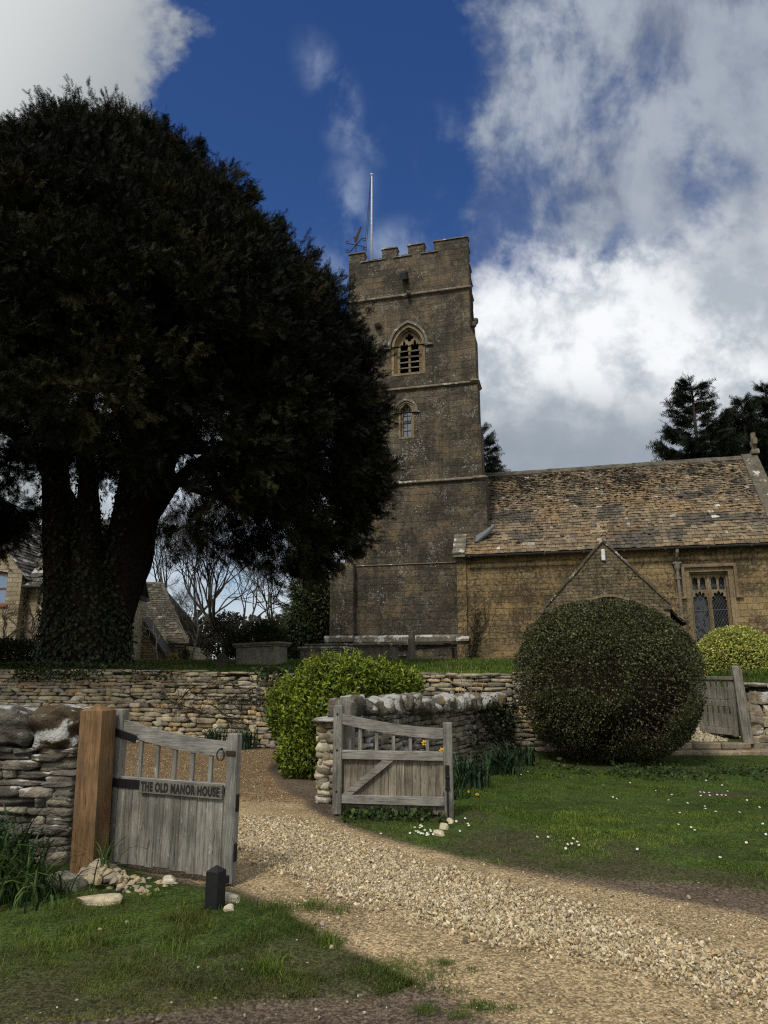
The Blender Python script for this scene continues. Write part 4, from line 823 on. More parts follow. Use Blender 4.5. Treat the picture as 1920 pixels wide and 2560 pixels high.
# moss cushions lodged in the slates
N = 13000; mx = R.uniform(.2, 13.2, N); ms_ = R.random(N)**.62*rl; dn = (.35+.65*sm(.4, .65, fbm(mx*.8, ms_*.9, 101)))*(.10+1.1*sm(2.4, 5.6, ms_))*(1-.45*sm(3, 13, mx))
k = (R.random(N) < dn*.85+.04) & ~((mx < .75) & (ms_ > 1.2)); mx = mx[k]; ms_ = ms_[k]; N = len(mx)
pos = np.array(O_)+mx[:, None]*np.array((1, 0, 0))+ms_[:, None]*np.array(us)+.03*np.array(un); fr = np.zeros((N, 3, 3)); fr[:, :, 0] = (1, 0, 0); fr[:, :, 1] = us; fr[:, :, 2] = un
sz = np.clip(R.lognormal(-.15, .42, N), .35, 1.9)
mb = MB(); mb.scat(ICO_V*(1+.15*R.normal(size=(12, 1))), [ICO_F], pos, fr, np.c_[sz*.06, sz*.028, sz*.028], pal(N, [(.016, .014, .011), (.03, .027, .016), (.05, .042, .026)], [4, 2, 1], .2))
o = mb.build('moss', M['moss'], nr, True); o['kind'] = 'stuff'
mb = MB(); mb.hexa([(.54, .2, 5.42), (1.2, .2, 5.9), (1.5, .45, 6.25), (.6, .52, 5.95), (.54, .16, 5.5), (1.2, .16, 6.0), (1.5, .4, 6.4), (.6, .5, 6.05)]); mb.build('lead_flashing', M['lead'], nr)
# east gable coping + cross
mb = MB()
for s_ in (1, -1):
    y0, y1 = (-.5, 4.0) if s_ > 0 else (8.5, 4.0)
    mb.hexa([(13.28, y0, 4.5), (13.98, y0, 4.5), (13.98, y1, 9.75), (13.28, y1, 9.75), (13.28, y0, 4.8), (13.98, y0, 4.8), (13.98, y1, 10.02), (13.28, y1, 10.02)] if s_ > 0 else [(13.98, y0, 4.55), (13.28, y0, 4.55), (13.28, y1, 9.85), (13.98, y1, 9.85), (13.98, y0, 4.8), (13.28, y0, 4.8), (13.28, y1, 10.02), (13.98, y1, 10.02)])
mb.c = [c_*np.array((.13, .115, .085)) for c_ in mb.c]; mb.build('east_gable_coping', M['string'], ch)
mb = MB(); mb.plate([[(-.11, 10.1), (.11, 10.1), (.1, 10.5), (.34, 10.42), (.36, 10.72), (.12, 10.68), (.13, 11.05), (-.13, 11.05), (-.12, 10.68), (-.36, 10.72), (-.34, 10.42), (-.1, 10.5)]], -.09, .09, (1, 1, 1), lambda V: np.stack([13.9+V[:, 1], 4+V[:, 0], V[:, 2]], -1)); mb.bbox(13.72, 14.08, 3.8, 4.2, 9.95, 10.2, .03); mb.build('gable_cross', M['string'], ch)
# chancel beyond the nave
mb = MB(); mb.box(13.905, 19, 1.2, 6.8, -.6, 4.0); mb.build('chancel_wall', M['nave'], ch)
mb = MB(); mb.hexa([(13.99, .9, 3.9), (19.2, .9, 3.9), (19.2, 4, 8.2), (13.99, 4, 8.2), (13.99, .9, 4.0), (19.2, .9, 4.0), (19.2, 4, 8.3), (13.99, 4, 8.3)], (.25, .2, .13)); mb.hexa([(13.99, 7.1, 3.9), (19.2, 7.1, 3.9), (19.2, 4.001, 8.2), (13.99, 4.001, 8.2), (13.99, 7.1, 4.0), (19.2, 7.1, 4.0), (19.2, 4.001, 8.3), (13.99, 4.001, 8.3)], (.25, .2, .13)); mb.build('chancel_roof', M['roof'], ch)
# gutters and downpipe
mb = MB(); th = np.linspace(math.pi*.95, 2.05*math.pi, 9)
gx = [(.16, 5.2), (5.205, 13.27)]
for (a, b) in gx:
    pr = [(-.46+.085*math.cos(t), 4.80+.085*math.sin(t)) for t in th]+[(-.46+.07*math.cos(t), 4.80+.07*math.sin(t)) for t in th[::-1]]
    mb.plate([pr], a, b, (1, 1, 1), lambda V: np.stack([V[:, 1], V[:, 0], V[:, 2]], -1))
for x in np.arange(.3, 13.2, 1.7): mb.bbox(x, x+.08, -.56, -.36, 4.70, 4.81, .01)
mb.build('gutter', M['gutter'], ch)
mb = MB(); mb.tube([(9.32, -.46, 4.72), (9.32, -.46, 4.6), (9.3, -.34, 4.42), (9.28, -.16, 4.28), (9.28, -.13, 4.15)], .065, 10); 
for z in (4.62, 4.5, 4.36): mb.tube([(9.31, -.44+(4.62-z)*.7, z), (9.31, -.44+(4.62-z)*.7, z+.04)], .08, 10)
mb.tube([(9.3, -.14, 4.20), (9.3, -.14, 3.95)], [.15, .13], 10); mb.tube([(9.3, -.14, 3.95), (9.3, -.14, 3.8)], [.13, .07], 10); mb.bbox(9.12, 9.48, -.26, -.02, 4.12, 4.2, .012)
mb.tube([(9.3, -.14, 3.85), (9.34, -.14, -.4)], .068, 10)
for z in (3.45, 1.35): mb.tube([(9.3, -.14, z), (9.3, -.14, z+.1)], .085, 10); mb.box(9.2, 9.42, -.12, .0, z+.02, z+.08)
mb.build('downpipe', M['pipe'], ch)
# nave window
nw = empty('nave_window'); nw.parent = ch
mb = MB(); c1, c2 = 10.17, 10.92; wl_ = .58
holes = [cusped(c1, wl_, .8, 2.55, .4, 5, .30, 40), cusped(c2, wl_, .8, 2.55, .4, 5, .30, 40)]
for cx in (c1-.155, c1+.155, c2-.155, c2+.155): holes.append(cusped(cx, .22, 3.02, 3.42, .16, 3, .35))
mb.plate([[(wx0+.13, wz0), (wx1-.13, wz0), (wx1-.13, wz1-.13), (wx0+.13, wz1-.13)], *holes], .26, .36)
fo = [(wx0, wz0), (wx1, wz0), (wx1, wz1), (wx0, wz1)]; fi = [(wx0+.13, wz0+.05), (wx1-.13, wz0+.05), (wx1-.13, wz1-.13), (wx0+.13, wz1-.13)]
mb.plate([[(wx0+.001, wz0), (wx1-.001, wz0), (wx1-.001, wz1-.001), (wx0+.001, wz1-.001)], fi], .14, .259)
mb.plate([[(wx0-.16, wz0-.1), (wx1+.16, wz0-.1), (wx1+.16, wz1+.13), (wx0-.16, wz1+.13)], [(wx0+.05, wz0+.02), (wx1-.05, wz0+.02), (wx1-.05, wz1-.05), (wx0+.05, wz1-.05)]], -.025, .139)
mb.box(c1+.335, c2-.335, .2, .2595, .8, 3.69)
mb.build('tracery', M['dress'], nw)
mb = MB(); z2 = wz1+.14; mb.plate([[(9.46, 2.62), (9.58, 2.62), (9.58, z2), (11.53, z2), (11.53, 2.62), (11.65, 2.62), (11.65, z2+.13), (9.46, z2+.13)]], -.14, .01); mb.box(9.32, 9.4595, -.13, .01, 2.62, 2.70); mb.box(11.6505, 11.8, -.13, .01, 2.62, 2.70); mb.build('hood_mould', M['dress'], nw)
def lattice(name, x0, x1, z0, z1, tone, y0):     # diamond quarries, each its own shade, with lead cames
    mp = MB(); ml = MB(); dx, dz = .115, .2; nxx = int((x1-x0)/dx)+2; nzz = int((z1-z0)/dz)+2
    Vs = []; Cs = []
    for i in range(-1, 2*nxx):
        for j in range(-1, 2*nzz):
            if (i+j) % 2: continue
            cx = x0+i*dx/2; cz = z0+j*dz/2
            if cx < x0-.02 or cx > x1+.02 or cz < z0-.05 or cz > z1+.05: continue
            yj = y0+R.normal()*.002
            Vs += [(cx-dx/2+.004, yj, cz), (cx, yj+R.normal()*.002, cz-dz/2+.005), (cx+dx/2-.004, yj, cz), (cx, yj, cz+dz/2-.005)]; Cs.append(tone())
    n_ = len(Cs); mp.add(Vs, np.arange(n_*4).reshape(-1, 4), np.repeat(np.array(Cs), 4, 0)); po = mp.build(name, M['pane'], nw)
    ks = np.arange(-40, 60)
    for k_ in ks:
        for sg in (1, -1):
            p = []
            zc0, zc1 = z0-.02, z1+.02; xa_ = x0+k_*dx+(zc0-z0)*sg*dx/dz; xb_ = x0+k_*dx+(zc1-z0)*sg*dx/dz
            lo, hi = 0., 1.
            d_ = xb_-xa_
            for (bnd, s3) in ((x0, 1), (x1, -1)):
                t = (bnd-xa_)/d_
                if d_*s3 > 0: lo = max(lo, t)
                else: hi = min(hi, t)
            if hi-lo < .02: continue
            f = lambda t: (xa_+d_*t, y0-.008, zc0+(zc1-zc0)*t)
            ml.tube([f(lo), f(hi)], .0065, 4, cap=False)
    ml.tube([(x0, y0-.02, z0+(z1-z0)*.62), (x1, y0-.02, z0+(z1-z0)*.62)], .012, 6)
    ml.build('lead_came', M['lead'], po)
lattice('pane', c1-.31, c1+.31, .82, 2.96, lambda: (.085, .09, .098) if R.random() > .18 else (.01, .01, .012), .40)
lattice('pane', c2-.31, c2+.31, .82, 2.96, lambda: (.010, .010, .013) if R.random() > .05 else (.07, .07, .08), .40)
lattice('pane', c1-.3, c1+.3, 3.0, 3.6, lambda: (.075, .08, .09) if R.random() > .5 else (.012, .012, .015), .40)
lattice('pane', c2-.3, c2+.3, 3.0, 3.6, lambda: (.075, .08, .09) if R.random() > .65 else (.012, .012, .015), .40)
mb = MB(); mb.box(wx0, wx1, .45, .5, wz0, wz1); mb.build('dark_glass', M['glassd'], nw)
# porch
pf = -3.6; ax_, az_ = 6.12, 4.62; sl = 1.085
def pz(x): return az_-abs(x-ax_)*sl
mb = MB(); pl0, pl1 = 3.86, 8.42
arch = [(5.1, -.6), (7.3, -.6)]+[(6.2+1.1*math.cos(t), 1.62+.82*math.sin(t)) for t in np.linspace(0, math.pi, 19)]
mb.plate([[(pl0, -.6), (5.0995, -.6), (5.0995, -.55), (7.3005, -.55), (7.3005, -.6), (pl1, -.6), (pl1, pz(pl1)), (ax_, az_), (pl0, pz(pl0))], [(p[0], max(p[1], -.5)) for p in arch]], pf, pf+.45)
mb.box(pl0, pl0+.45, pf+.4505, -.001, -.6, 2.0); mb.box(pl1-.45, pl1, pf+.4505, -.001, -.6, 2.0)
pw = mb.build('porch', M['porch'], ch)
mb = MB(); ar2 = [(5.0, -.5), (7.4, -.5)]+[(6.2+1.2*math.cos(t), 1.62+.92*math.sin(t)) for t in np.linspace(0, math.pi, 19)]
mb.plate([ar2, [(p[0], max(p[1], -.45)) for p in arch]], pf-.03, pf+.1); mb.build('arch_moulding', M['dress'], pw)
mb = MB()
for sg in (-1, 1):
    n_ = 9
    for i in range(n_):
        a = i/n_; b = (i+1)/n_; w_ = (pl1-pl0)/2+.12
        xa_ = ax_+sg*w_*a; xb_ = ax_+sg*w_*b; j = R.normal()*.012
        v = [(xa_, pf-.07, pz(xa_)+.0+j), (xb_, pf-.07, pz(xb_)+j), (xb_, pf+.5, pz(xb_)+j), (xa_, pf+.5, pz(xa_)+j)]
        mb.hexa(v+[(p[0], p[1], p[2]+.12) for p in v])
    xk = ax_+sg*((pl1-pl0)/2+.1); mb.bbox(min(xk, xk-sg*.3), max(xk, xk-sg*.3), pf-.09, pf+.5, pz(xk)-.16, pz(xk)+.02, .02)
mb.c = [c_*np.array((.12, .105, .075)) for c_ in mb.c]; mb.build('porch_coping', M['string'], pw)
mb = MB(); rlp = math.hypot(1, sl)
for sg in (-1, 1):
    uvec = (-sg/rlp, 0, sl/rlp); nvec = (sg*sl/rlp, 0, 1/rlp); O2 = (ax_+sg*2.85, pf+.52 if sg > 0 else -.0, pz(ax_+2.85)-.04)
    tiles(mb, O2 if sg > 0 else (ax_-2.85, -.0, pz(ax_+2.85)-.04), (0, 1, 0) if sg > 0 else (0, -1, 0), uvec, nvec, 3.0 if sg > 0 else 3.08, 2.85*rlp, .22, .14, (.16, .34), None, ROOFC, None, 7)
    e = ax_+sg*2.8; mb.hexa([(min(e, ax_), pf+.52, (pz(e) if sg < 0 else az_)-.16), (max(e, ax_), pf+.52, (az_ if sg < 0 else pz(e))-.16), (max(e, ax_), -.001, (az_ if sg < 0 else pz(e))-.16), (min(e, ax_), -.001, (pz(e) if sg < 0 else az_)-.16),
             (min(e, ax_), pf+.52, (pz(e) if sg < 0 else az_)-.08), (max(e, ax_), pf+.52, (az_ if sg < 0 else pz(e))-.08), (max(e, ax_), -.001, (az_ if sg < 0 else pz(e))-.08), (min(e, ax_), -.001, (pz(e) if sg < 0 else az_)-.08)], (.04, .035, .03))
mb.build('porch_roof', M['roof'], ch)
mb = MB()
for sg in (-1, 1): mb.tube([(ax_+sg*2.93, pf+.3, 1.42), (ax_+sg*2.93, -.1, 1.42)], .075, 8)
mb.build('porch_gutter', M['gutter'], ch)
mb = MB(); cz = 5.06
mb.tube([(0, 0, 4.62), (0, 0, 4.8)], [.17, .09], 8); mb.tube([(0, 0, 4.8), (0, 0, 5.36)], [.065, .055], 8); mb.tube([(-.27, 0, cz), (.27, 0, cz)], .06, 8)
for (x_, z_, dx_, dz_) in ((-.27, cz, -.06, .08), (-.27, cz, -.06, -.08), (.27, cz, .06, .08), (.27, cz, .06, -.08), (0, 5.36, .08, .05), (0, 5.36, -.08, .05)): mb.tube([(x_, 0, z_), (x_+dx_, 0, z_+dz_)], [.055, .03], 6)
mb.tube([(.13*math.cos(t), 0, cz+.13*math.sin(t)) for t in np.linspace(0, 6.283, 17)], .035, 6)
mb.c = [c_*np.array((.46, .38, .25)) for c_ in mb.c]; o = mb.build('porch_cross', M['string'], pw, True); o.location = (6.02, pf+.2, .02)
mb = MB(); mb.bbox(6.04, 6.19, pf-.1, pf-.001, 3.86, 4.33, .03); o = mb.build('porch_lamp', M['lampw'], pw)
mb = MB(); mb.box(pl0+.451, pl1-.451, pf+.02, -.002, -.3, .16); mb.build('porch_floor', M['render'], pw)
mb = MB()
for k in range(7): mb.bbox(5.48+.19*k, 5.48+.19*(k+1)-.004, -.07, -.012, .161, 2.02, .006, (.35, .3, .25))
mb.build('church_door', M['oldpost'], pw)
# flagpole and weathervane on the tower
fp = empty('flagpole', tuple(L(-4.92, 1.3, 21.25)), -A); tag(fp, 'tall white flagpole with a ball top on the church tower roof', 'flagpole')
zt = 27.35-21.25
import math as _m
mb = MB(); mb.tube([(0, 0, 0), (0, 0, zt*.5), (0, 0, zt)], [.06, .05, .034], 10); mb.build('pole', M['flag'], fp, True)
mb = MB(); stones(mb, [(0, 0, zt+.07)], [(.09, .09, .08)], np.eye(3)[None], np.ones((1, 3)), 4, 2.0, 0.0); mb.build('finial', M['flag'], fp, True)
mb = MB(); mb.tube([(-.06, 0, zt-.1), (-.2, 0, zt*.5), (-.38, 0, .1)], .012, 4); mb.tube([(-.06, 0, zt-.1), (-.28, 0, zt*.5), (-.52, 0, .1)], .012, 4); mb.build('halyard', M['iron'], fp)
wv = empty('weathervane', tuple(L(-5.66, .75, 22.0)), -A); tag(wv, 'iron weathervane with compass letters above the tower battlements', 'weathervane')
mb = MB(); mb.tube([(0, 0, 0), (0, 0, 1.0)], .03, 6); mb.build('spindle', M['iron'], wv)
mb = MB(); mb.tube([(-.45, .25, .42), (.45, -.25, .88)], .026, 5); mb.tube([(-.45, .1, .88), (.45, -.1, .42)], .026, 5)
for (x_, z_) in ((-.5, .92), (.5, .92), (-.5, .36), (.5, .36)): mb.tube([(x_+.09*math.cos(t), 0, z_+.09*math.sin(t)) for t in np.linspace(.5, 5.6, 10)], .03, 5)
mb.build('compass_arms', M['iron'], wv)
mb = MB(); mb.plate([[(-.1, .88), (.02, .84), (.10, .95), (.16, 1.25), (.34, 1.72), (.24, 1.78), (.05, 1.35), (-.02, 1.15), (-.12, 1.2), (-.16, 1.1), (-.08, 1.02)]], -.015, .015); mb.build('cockerel', M['rust'], wv)
# ---------------------------------------------------------------- tombs
def chest(label, cx, cy, z, w, d, h, rz, lids=1, tilt=0):
    t = empty('chest_tomb', (cx, cy, z), rz); t.rotation_euler = (0, tilt, rz); tag(t, label, 'tomb', 'chest tombs by the tower')
    mb = MB(); mb.bbox(-w/2, w/2, -d/2, d/2, -.3, h, .015)
    for sx in (-1, 1): mb.bbox(sx*(w/2-.06)-.07, sx*(w/2-.06)+.07, -d/2-.02, -d/2+.1, -.3, h-.002, .01)
    mb.build('body', M['grave'], t)
    mb = MB(); mb.bbox(-w/2-.06, w/2+.06, -d/2-.06, d/2+.06, h+.0005, h+.05, .015); mb.bbox(-w/2-.11, w/2+.11, -d/2-.11, d/2+.11, h+.0505, h+.13, .025); mb.build('lid', M['weather'] if lids > 1 else M['string'], t)
    if lids > 1:
        mb = MB(); mb.bbox(-w/2+.12, w/2-.0, -d/2+.15, d/2, h+.131, h+.17, .01); mb.bbox(-w/2+.06, w/2+.08, -d/2+.1, d/2, h+.171, h+.23, .02); mb.build('upper_lid', M['weather'], t)
    return t
chest('plain grey chest tomb with leaning lid out on the grass under the yew', -3.62, 21.6, 1.72, 1.3, .75, .60, -A, 1, -.035)
chest('low chest tomb with two stepped white-edged lids beside the green shrub', -1.95, 24.3, 1.95, 1.5, .8, .34, -A, 2, .0)
chest('large moulded chest tomb standing against the foot of the tower', -.42, 30.4, 1.9, 1.95, .8, .72, -A, 1)
hs = MB(); prof = [(-.32, -.3), (.32, -.3), (.32, .85), (.22, 1.0), (.16, 1.12), (0, 1.18), (-.16, 1.12), (-.22, 1.0), (-.32, .85)]
hs.plate([prof], -.09, .09); o = hs.build('headstone', M['grave']); o.location = (1.08, 28.3, 2.0); o.rotation_euler = (0, .06, math.radians(78)); tag(o, 'tall worn headstone seen nearly edge-on before the tower base', 'headstone')
hs = MB(); hs.plate([[(-.14, -.2), (.14, -.2), (.14, .14), (.0, .22), (-.14, .14)]], -.05, .05); o = hs.build('headstone', M['moss']); o.location = (*P(555, 1650, 20)[:2], 1.9); o.rotation_euler = (-.1, 0, .2); tag(o, 'tiny dark gravestone alone in the churchyard grass', 'headstone')
hs = MB(); hs.plate([[(-.18, -.3), (.18, -.3), (.18, .34), (-.18, .34)]], -.06, .06); o = hs.build('headstone', M['weather']); o.location = (.62, 28.6, 1.95); o.rotation_euler = (.5, 0, .6); tag(o, 'small broken slab of gravestone leaning beside the edge-on headstone', 'headstone')
# ---------------------------------------------------------------- foliage helpers
LEAF_V = np.array([(0, 0, 0), (-.5, .45, .10), (0, 1.0, 0), (.5, .45, .10)]); LEAF_F = [np.array([(0, 1, 2), (0, 2, 3)])[:, ::-1]]
def leafy(mb, pos, nrm, size, col, flat_=.6, asp=.6):
    N = len(pos); d = sph(N)*(1-flat_)+R.normal(size=(N, 3))*.35+nrm*.35
    n = nrm*flat_+sph(N)*(1.05-flat_); mb.scat(LEAF_V, LEAF_F, pos, frames_up(d, n), np.c_[size*asp, size, size], col)
def shell(N, c, r, bump=.06, seed=0, din=.16, freq=2.2):
    d = sph(N); k = 1+bump*(fbm(d[:, 0]*freq+5+d[:, 2]*1.3, d[:, 1]*freq+d[:, 2]*freq, seed, 3)-.5)*2; dep = 1-din*R.random(N)**1.6
    return np.array(c)+d*np.array(r)*(k*dep)[:, None], d/np.array(r)/np.linalg.norm(d/np.array(r), axis=1)[:, None]
def blobmesh(mb, c, r, col, n=10, amp=.06):
    stones(mb, [c], [r], np.eye(3)[None], np.array([col]), n, 2.0, amp)
def twigs(mb, c, r, N, l0, l1, rad, col, down=False):
    d = sph(N)
    if down: d[:, 2] = -np.abs(d[:, 2])*.8
    for i in range(N):
        s_ = np.array(c)+d[i]*np.array(r)*R.uniform(.78, .95); e = s_+d[i]*R.uniform(l0, l1)+R.normal(size=3)*.06
        mb.tube([s_, (s_+e)/2+R.normal(size=3)*.02, e], [rad, rad*.8, rad*.4], 3, col, False)
# ---------------------------------------------------------------- clipped bushes
rb = empty('round_bush', (4.15, 13.55, 0)); tag(rb, 'huge dark olive bush clipped into a ball on the lawn', 'bush')
mb = MB(); N = 120000; pos, nr_ = shell(N, (0, 0, 1.46), (1.68, 1.62, 1.50), .075, 3, .13, 1.7)
k = pos[:, 2] > .06; pos = pos[k]; nr_ = nr_[k]; N = len(pos)
twig = sm(.50, .66, fbm(pos[:, 0]*1.1+7, pos[:, 2]*1.2, 15, 3))*sm(2.3, 1.3, pos[:, 2]); k = R.random(N) > twig*.88; pos = pos[k]; nr_ = nr_[k]; N = len(pos)
leafy(mb, pos, nr_, R.uniform(.028, .05, N), pal(N, [(.044, .054, .018), (.072, .078, .027), (.11, .112, .042), (.075, .056, .028), (.18, .18, .09)], [4.5, 4, 2.4, 1.5, .7], .2), .45, .7)
d_ = sph(260); d_[:, 2] = np.abs(d_[:, 2]*1.1-.25); b_ = np.array((0, 0, 1.46))+d_*np.array((1.62, 1.56, 1.46)); e_ = d_+R.normal(size=(260, 3))*.3; tt = R.random((260, 9, 1)); pos = (b_[:, None]+e_[:, None]*tt*R.uniform(.06, .2, (260, 1, 1))).reshape(-1, 3)
leafy(mb, pos, np.tile((0, 0, 1.), (len(pos), 1)), R.uniform(.03, .05, len(pos)), pal(len(pos), [(.066, .07, .024), (.10, .10, .04)], None, .2), .3, .6)
mb.build('foliage', M['leafs'], rb, True)
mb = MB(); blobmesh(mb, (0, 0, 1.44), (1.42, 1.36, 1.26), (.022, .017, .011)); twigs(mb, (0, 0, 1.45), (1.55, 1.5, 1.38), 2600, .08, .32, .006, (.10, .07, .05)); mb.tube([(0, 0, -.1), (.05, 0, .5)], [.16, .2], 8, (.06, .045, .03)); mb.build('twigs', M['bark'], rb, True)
gb = empty('golden_bush', (8.75, 18.0, 1.0)); tag(gb, 'bright yellow-green domed bush beyond the church wicket', 'bush')
mb = MB(); N = 34000; pos, nr_ = shell(N, (0, 0, .55), (1.16, 1.05, 1.17), .06, 5, .2); k = pos[:, 2] > -.4; pos = pos[k]; nr_ = nr_[k]; N = len(pos)
leafy(mb, pos, nr_, R.uniform(.035, .065, N), pal(N, [(.40, .42, .08), (.52, .50, .12), (.26, .31, .055), (.11, .15, .025), (.60, .56, .22)], [4, 3, 3, 2, 1], .15), .45, .7); mb.build('foliage', M['leafs'], gb, True)
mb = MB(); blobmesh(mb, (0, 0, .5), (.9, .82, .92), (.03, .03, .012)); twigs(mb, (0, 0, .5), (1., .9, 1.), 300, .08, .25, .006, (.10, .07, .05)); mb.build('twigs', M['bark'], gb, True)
# bright green spreading shrub at the wall end
gs = empty('green_shrub', (-.9, 12.2, 0)); tag(gs, 'lush bright green leafy shrub spilling round the end of the old wall', 'shrub')
mb = MB(); mt = MB()
GR = [(.13, .19, .016), (.21, .265, .024), (.08, .12, .014), (.30, .335, .04), (.045, .068, .012)]
lob = [((-.02, -.1, .72), (.80, .85, .78), 15000), ((.0, .1, 1.25), (.62, .7, .52), 10000), ((.55, .55, 1.38), (.75, .6, .36), 9000), ((-.5, .1, .95), (.55, .6, .55), 7000), ((1.05, .75, 1.3), (.5, .45, .30), 4500), ((.15, .1, 1.48), (.6, .5, .34), 5000), ((-.15, -.5, .3), (.62, .4, .4), 5000)]
for c, r, n_ in lob:
    pos, nr_ = shell(n_, c, r, .16, int(n_) % 97, .35, 3.0); k = pos[:, 2] > .02; pos = pos[k]; nr_ = nr_[k]; N = len(pos); up = nr_+np.array((0, 0, .5))
    cl = pal(N, GR, [4, 4, 3, 1.2, 2], .16); cl = cl*(.62+.5*sm(.2, 1.6, pos[:, 2])*0+.38)[..., None] if False else cl
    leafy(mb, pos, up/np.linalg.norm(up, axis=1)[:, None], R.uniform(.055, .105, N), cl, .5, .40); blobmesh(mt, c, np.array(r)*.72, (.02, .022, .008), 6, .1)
# upright leafy shoots
for _ in range(420):
    c, r, n_ = lob[R.integers(0, 6)]; d = sph(1)[0]; d[2] = abs(d[2]); b_ = np.array(c)+d*np.array(r)*.95; e = b_+np.array((d[0]*.08, d[1]*.08, R.uniform(.08, .24)))
    n_ = 16; t = R.random(n_)[:, None]; pos = b_+(e-b_)*t; leafy(mb, pos, np.tile((0, 0, 1.), (n_, 1)), R.uniform(.05, .09, n_), pal(n_, GR[1:4], None, .15), .3, .36)
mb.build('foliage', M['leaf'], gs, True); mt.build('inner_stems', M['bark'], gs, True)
# ---------------------------------------------------------------- the great yew
ym = empty('yew_tree', (-8.3, 20.2, 2.1)); tag(ym, 'enormous dark old yew tree with several fused trunks in the churchyard', 'tree'); Y0 = np.array((-8.3, 20.2, 2.1))
mt = MB()
def stem(pts, rad, k=14, sd=0, wob=.32):
    q = np.array([P(*p) for p in pts])-Y0; n = 26; t = np.linspace(0, len(q)-1, n); i = np.minimum(t.astype(int), len(q)-2); f = (t-i)[:, None]
    qq = q[i]*(1-f)+q[i+1]*f
    for _ in range(3): qq[1:-1] = (qq[:-2]+qq[1:-1]*2+qq[2:])/4
    rr = np.interp(t, range(len(rad)), rad); mt.tube(qq, rr, k, np.array((.024, .018, .014))*R.uniform(.8, 1.2), True, wob, sd); return qq, rr
ST = []
ST.append(stem([(155, 1668, 19.9), (156, 1500, 19.9), (138, 1200, 20.1), (128, 1000, 20.2), (110, 760, 20.2), (90, 600, 20)], [.62, .46, .36, .34, .28, .2], 22, 1, .2))
ST.append(stem([(225, 1672, 19.4), (222, 1450, 19.4), (220, 1150, 19.6), (215, 1000, 19.8), (225, 760, 20), (240, 500, 20)], [.66, .46, .20, .18, .15, .1], 22, 2, .15))
ST.append(stem([(270, 1668, 19.8), (278, 1480, 19.8), (335, 1230, 20), (360, 1000, 20.2), (390, 740, 20), (430, 600, 20)], [.54, .44, .42, .40, .3, .15], 22, 3, .2))
ST.append(stem([(205, 1670, 20.4), (208, 1500, 20.4), (212, 1360, 20.5), (160, 1230, 20.9)], [.9, .75, .55, .2], 20, 4))
ST.append(stem([(285, 1560, 19.8), (345, 1330, 19.9), (400, 1180, 20), (470, 1010, 20), (560, 820, 19.5)], [.5, .46, .34, .24, .12], 18, 5))
for pts, rad in [([(350, 1330, 20), (440, 1200, 20.5), (560, 1110, 21), (700, 1040, 21.5)], [.25, .2, .15, .08]), ([(455, 1060, 20), (545, 1160, 20.3), (620, 1250, 20.6), (700, 1290, 21)], [.16, .14, .11, .05]),
                 ([(400, 1180, 20), (520, 1235, 19), (640, 1250, 18.5), (760, 1230, 18)], [.17, .13, .1, .05]), ([(430, 1120, 20), (580, 1130, 19), (740, 1090, 18), (810, 1060, 17.8)], [.16, .12, .07, .03]),
                 ([(545, 1160, 20.3), (600, 1140, 20.5), (640, 1180, 20.6)], [.09, .07, .04]), ([(480, 1000, 20), (600, 960, 19), (680, 920, 18.5)], [.15, .12, .05]), ([(150, 1250, 20), (80, 1120, 20), (-20, 1050, 20)], [.2, .15, .1]),
                 ([(580, 1205, 20.4), (620, 1190, 20.4), (660, 1150, 20.4)], [.06, .04, .02]), ([(320, 1100, 20), (400, 960, 17.5), (470, 900, 15)], [.2, .15, .07]), ([(220, 1050, 19.8), (200, 900, 17), (190, 820, 14.5)], [.2, .15, .07])]: stem(pts, rad, 8, len(pts)+7, .15)
mt.build('trunk', M['bark'], ym, True)
SPR_V = [(-.022, 0, 0), (.022, 0, 0), (0, 1.05, .03)]; SPR_T = [(0, 1, 2)]
for i in range(7):
    y0 = .06+.125*i; l = .34*(1-.5*i/7)
    for sg in (-1, 1):
        b = len(SPR_V); SPR_V += [(0, y0-.035, 0), (0, y0+.045, 0), (sg*l, y0+l*(.62+.2*(i % 2)), .06*((i % 3)-1)+.03)]; SPR_T += [(b, b+1, b+2)]
SPR_V = np.array(SPR_V); SPR_F = [np.array(SPR_T)]
def crown_r(z): return np.interp(z, [4.5, 6, 7.5, 9.5, 11.25, 12.75, 14.25, 15.75, 17.25, 18.75, 19.6], [7.9, 8.7, 9.2, 9.1, 8.8, 8.0, 6.7, 5.3, 3.9, 2.2, .9])
cl = []; AX = np.array((-.5, .8, 0))
while len(cl) < 2300:
    z = R.uniform(4.3, 18.0); th = R.uniform(0, 2*math.pi); rr = float(crown_r(z))
    if R.random() > (rr+.8)/9.5: continue
    fr_ = max(0, -math.sin(th)); bk = max(0, math.sin(th)); rt = max(0, math.cos(th)); lf = max(0, -math.cos(th))
    zb = 4.9+1.9*fr_**2+1.2*bk-.05*rt**2-.2*lf**2
    if z < zb: continue
    if z < 9.0 and bk > .2 and lf < .7 and R.random() < .88: continue
    if z < 12.5 and bk > .15 and math.cos(th) > -.3 and R.random() < .86: continue
    if z < 9.0 and fr_ > .6 and R.random() < .42: continue
    wob = fbm(th*3.0+20, z*.45, 7, 3); dpt = 1-.40*R.random()**2.2
    ex = rr*dpt-.85-(.25 if z > 11 else 0)-.9*max(0, .60-wob)*2
    c = AX+np.array((ex*math.cos(th), ex*math.sin(th), z-2.1+R.normal()*.15)); cl.append((c, th, z, R.uniform(.6, 1.2)))
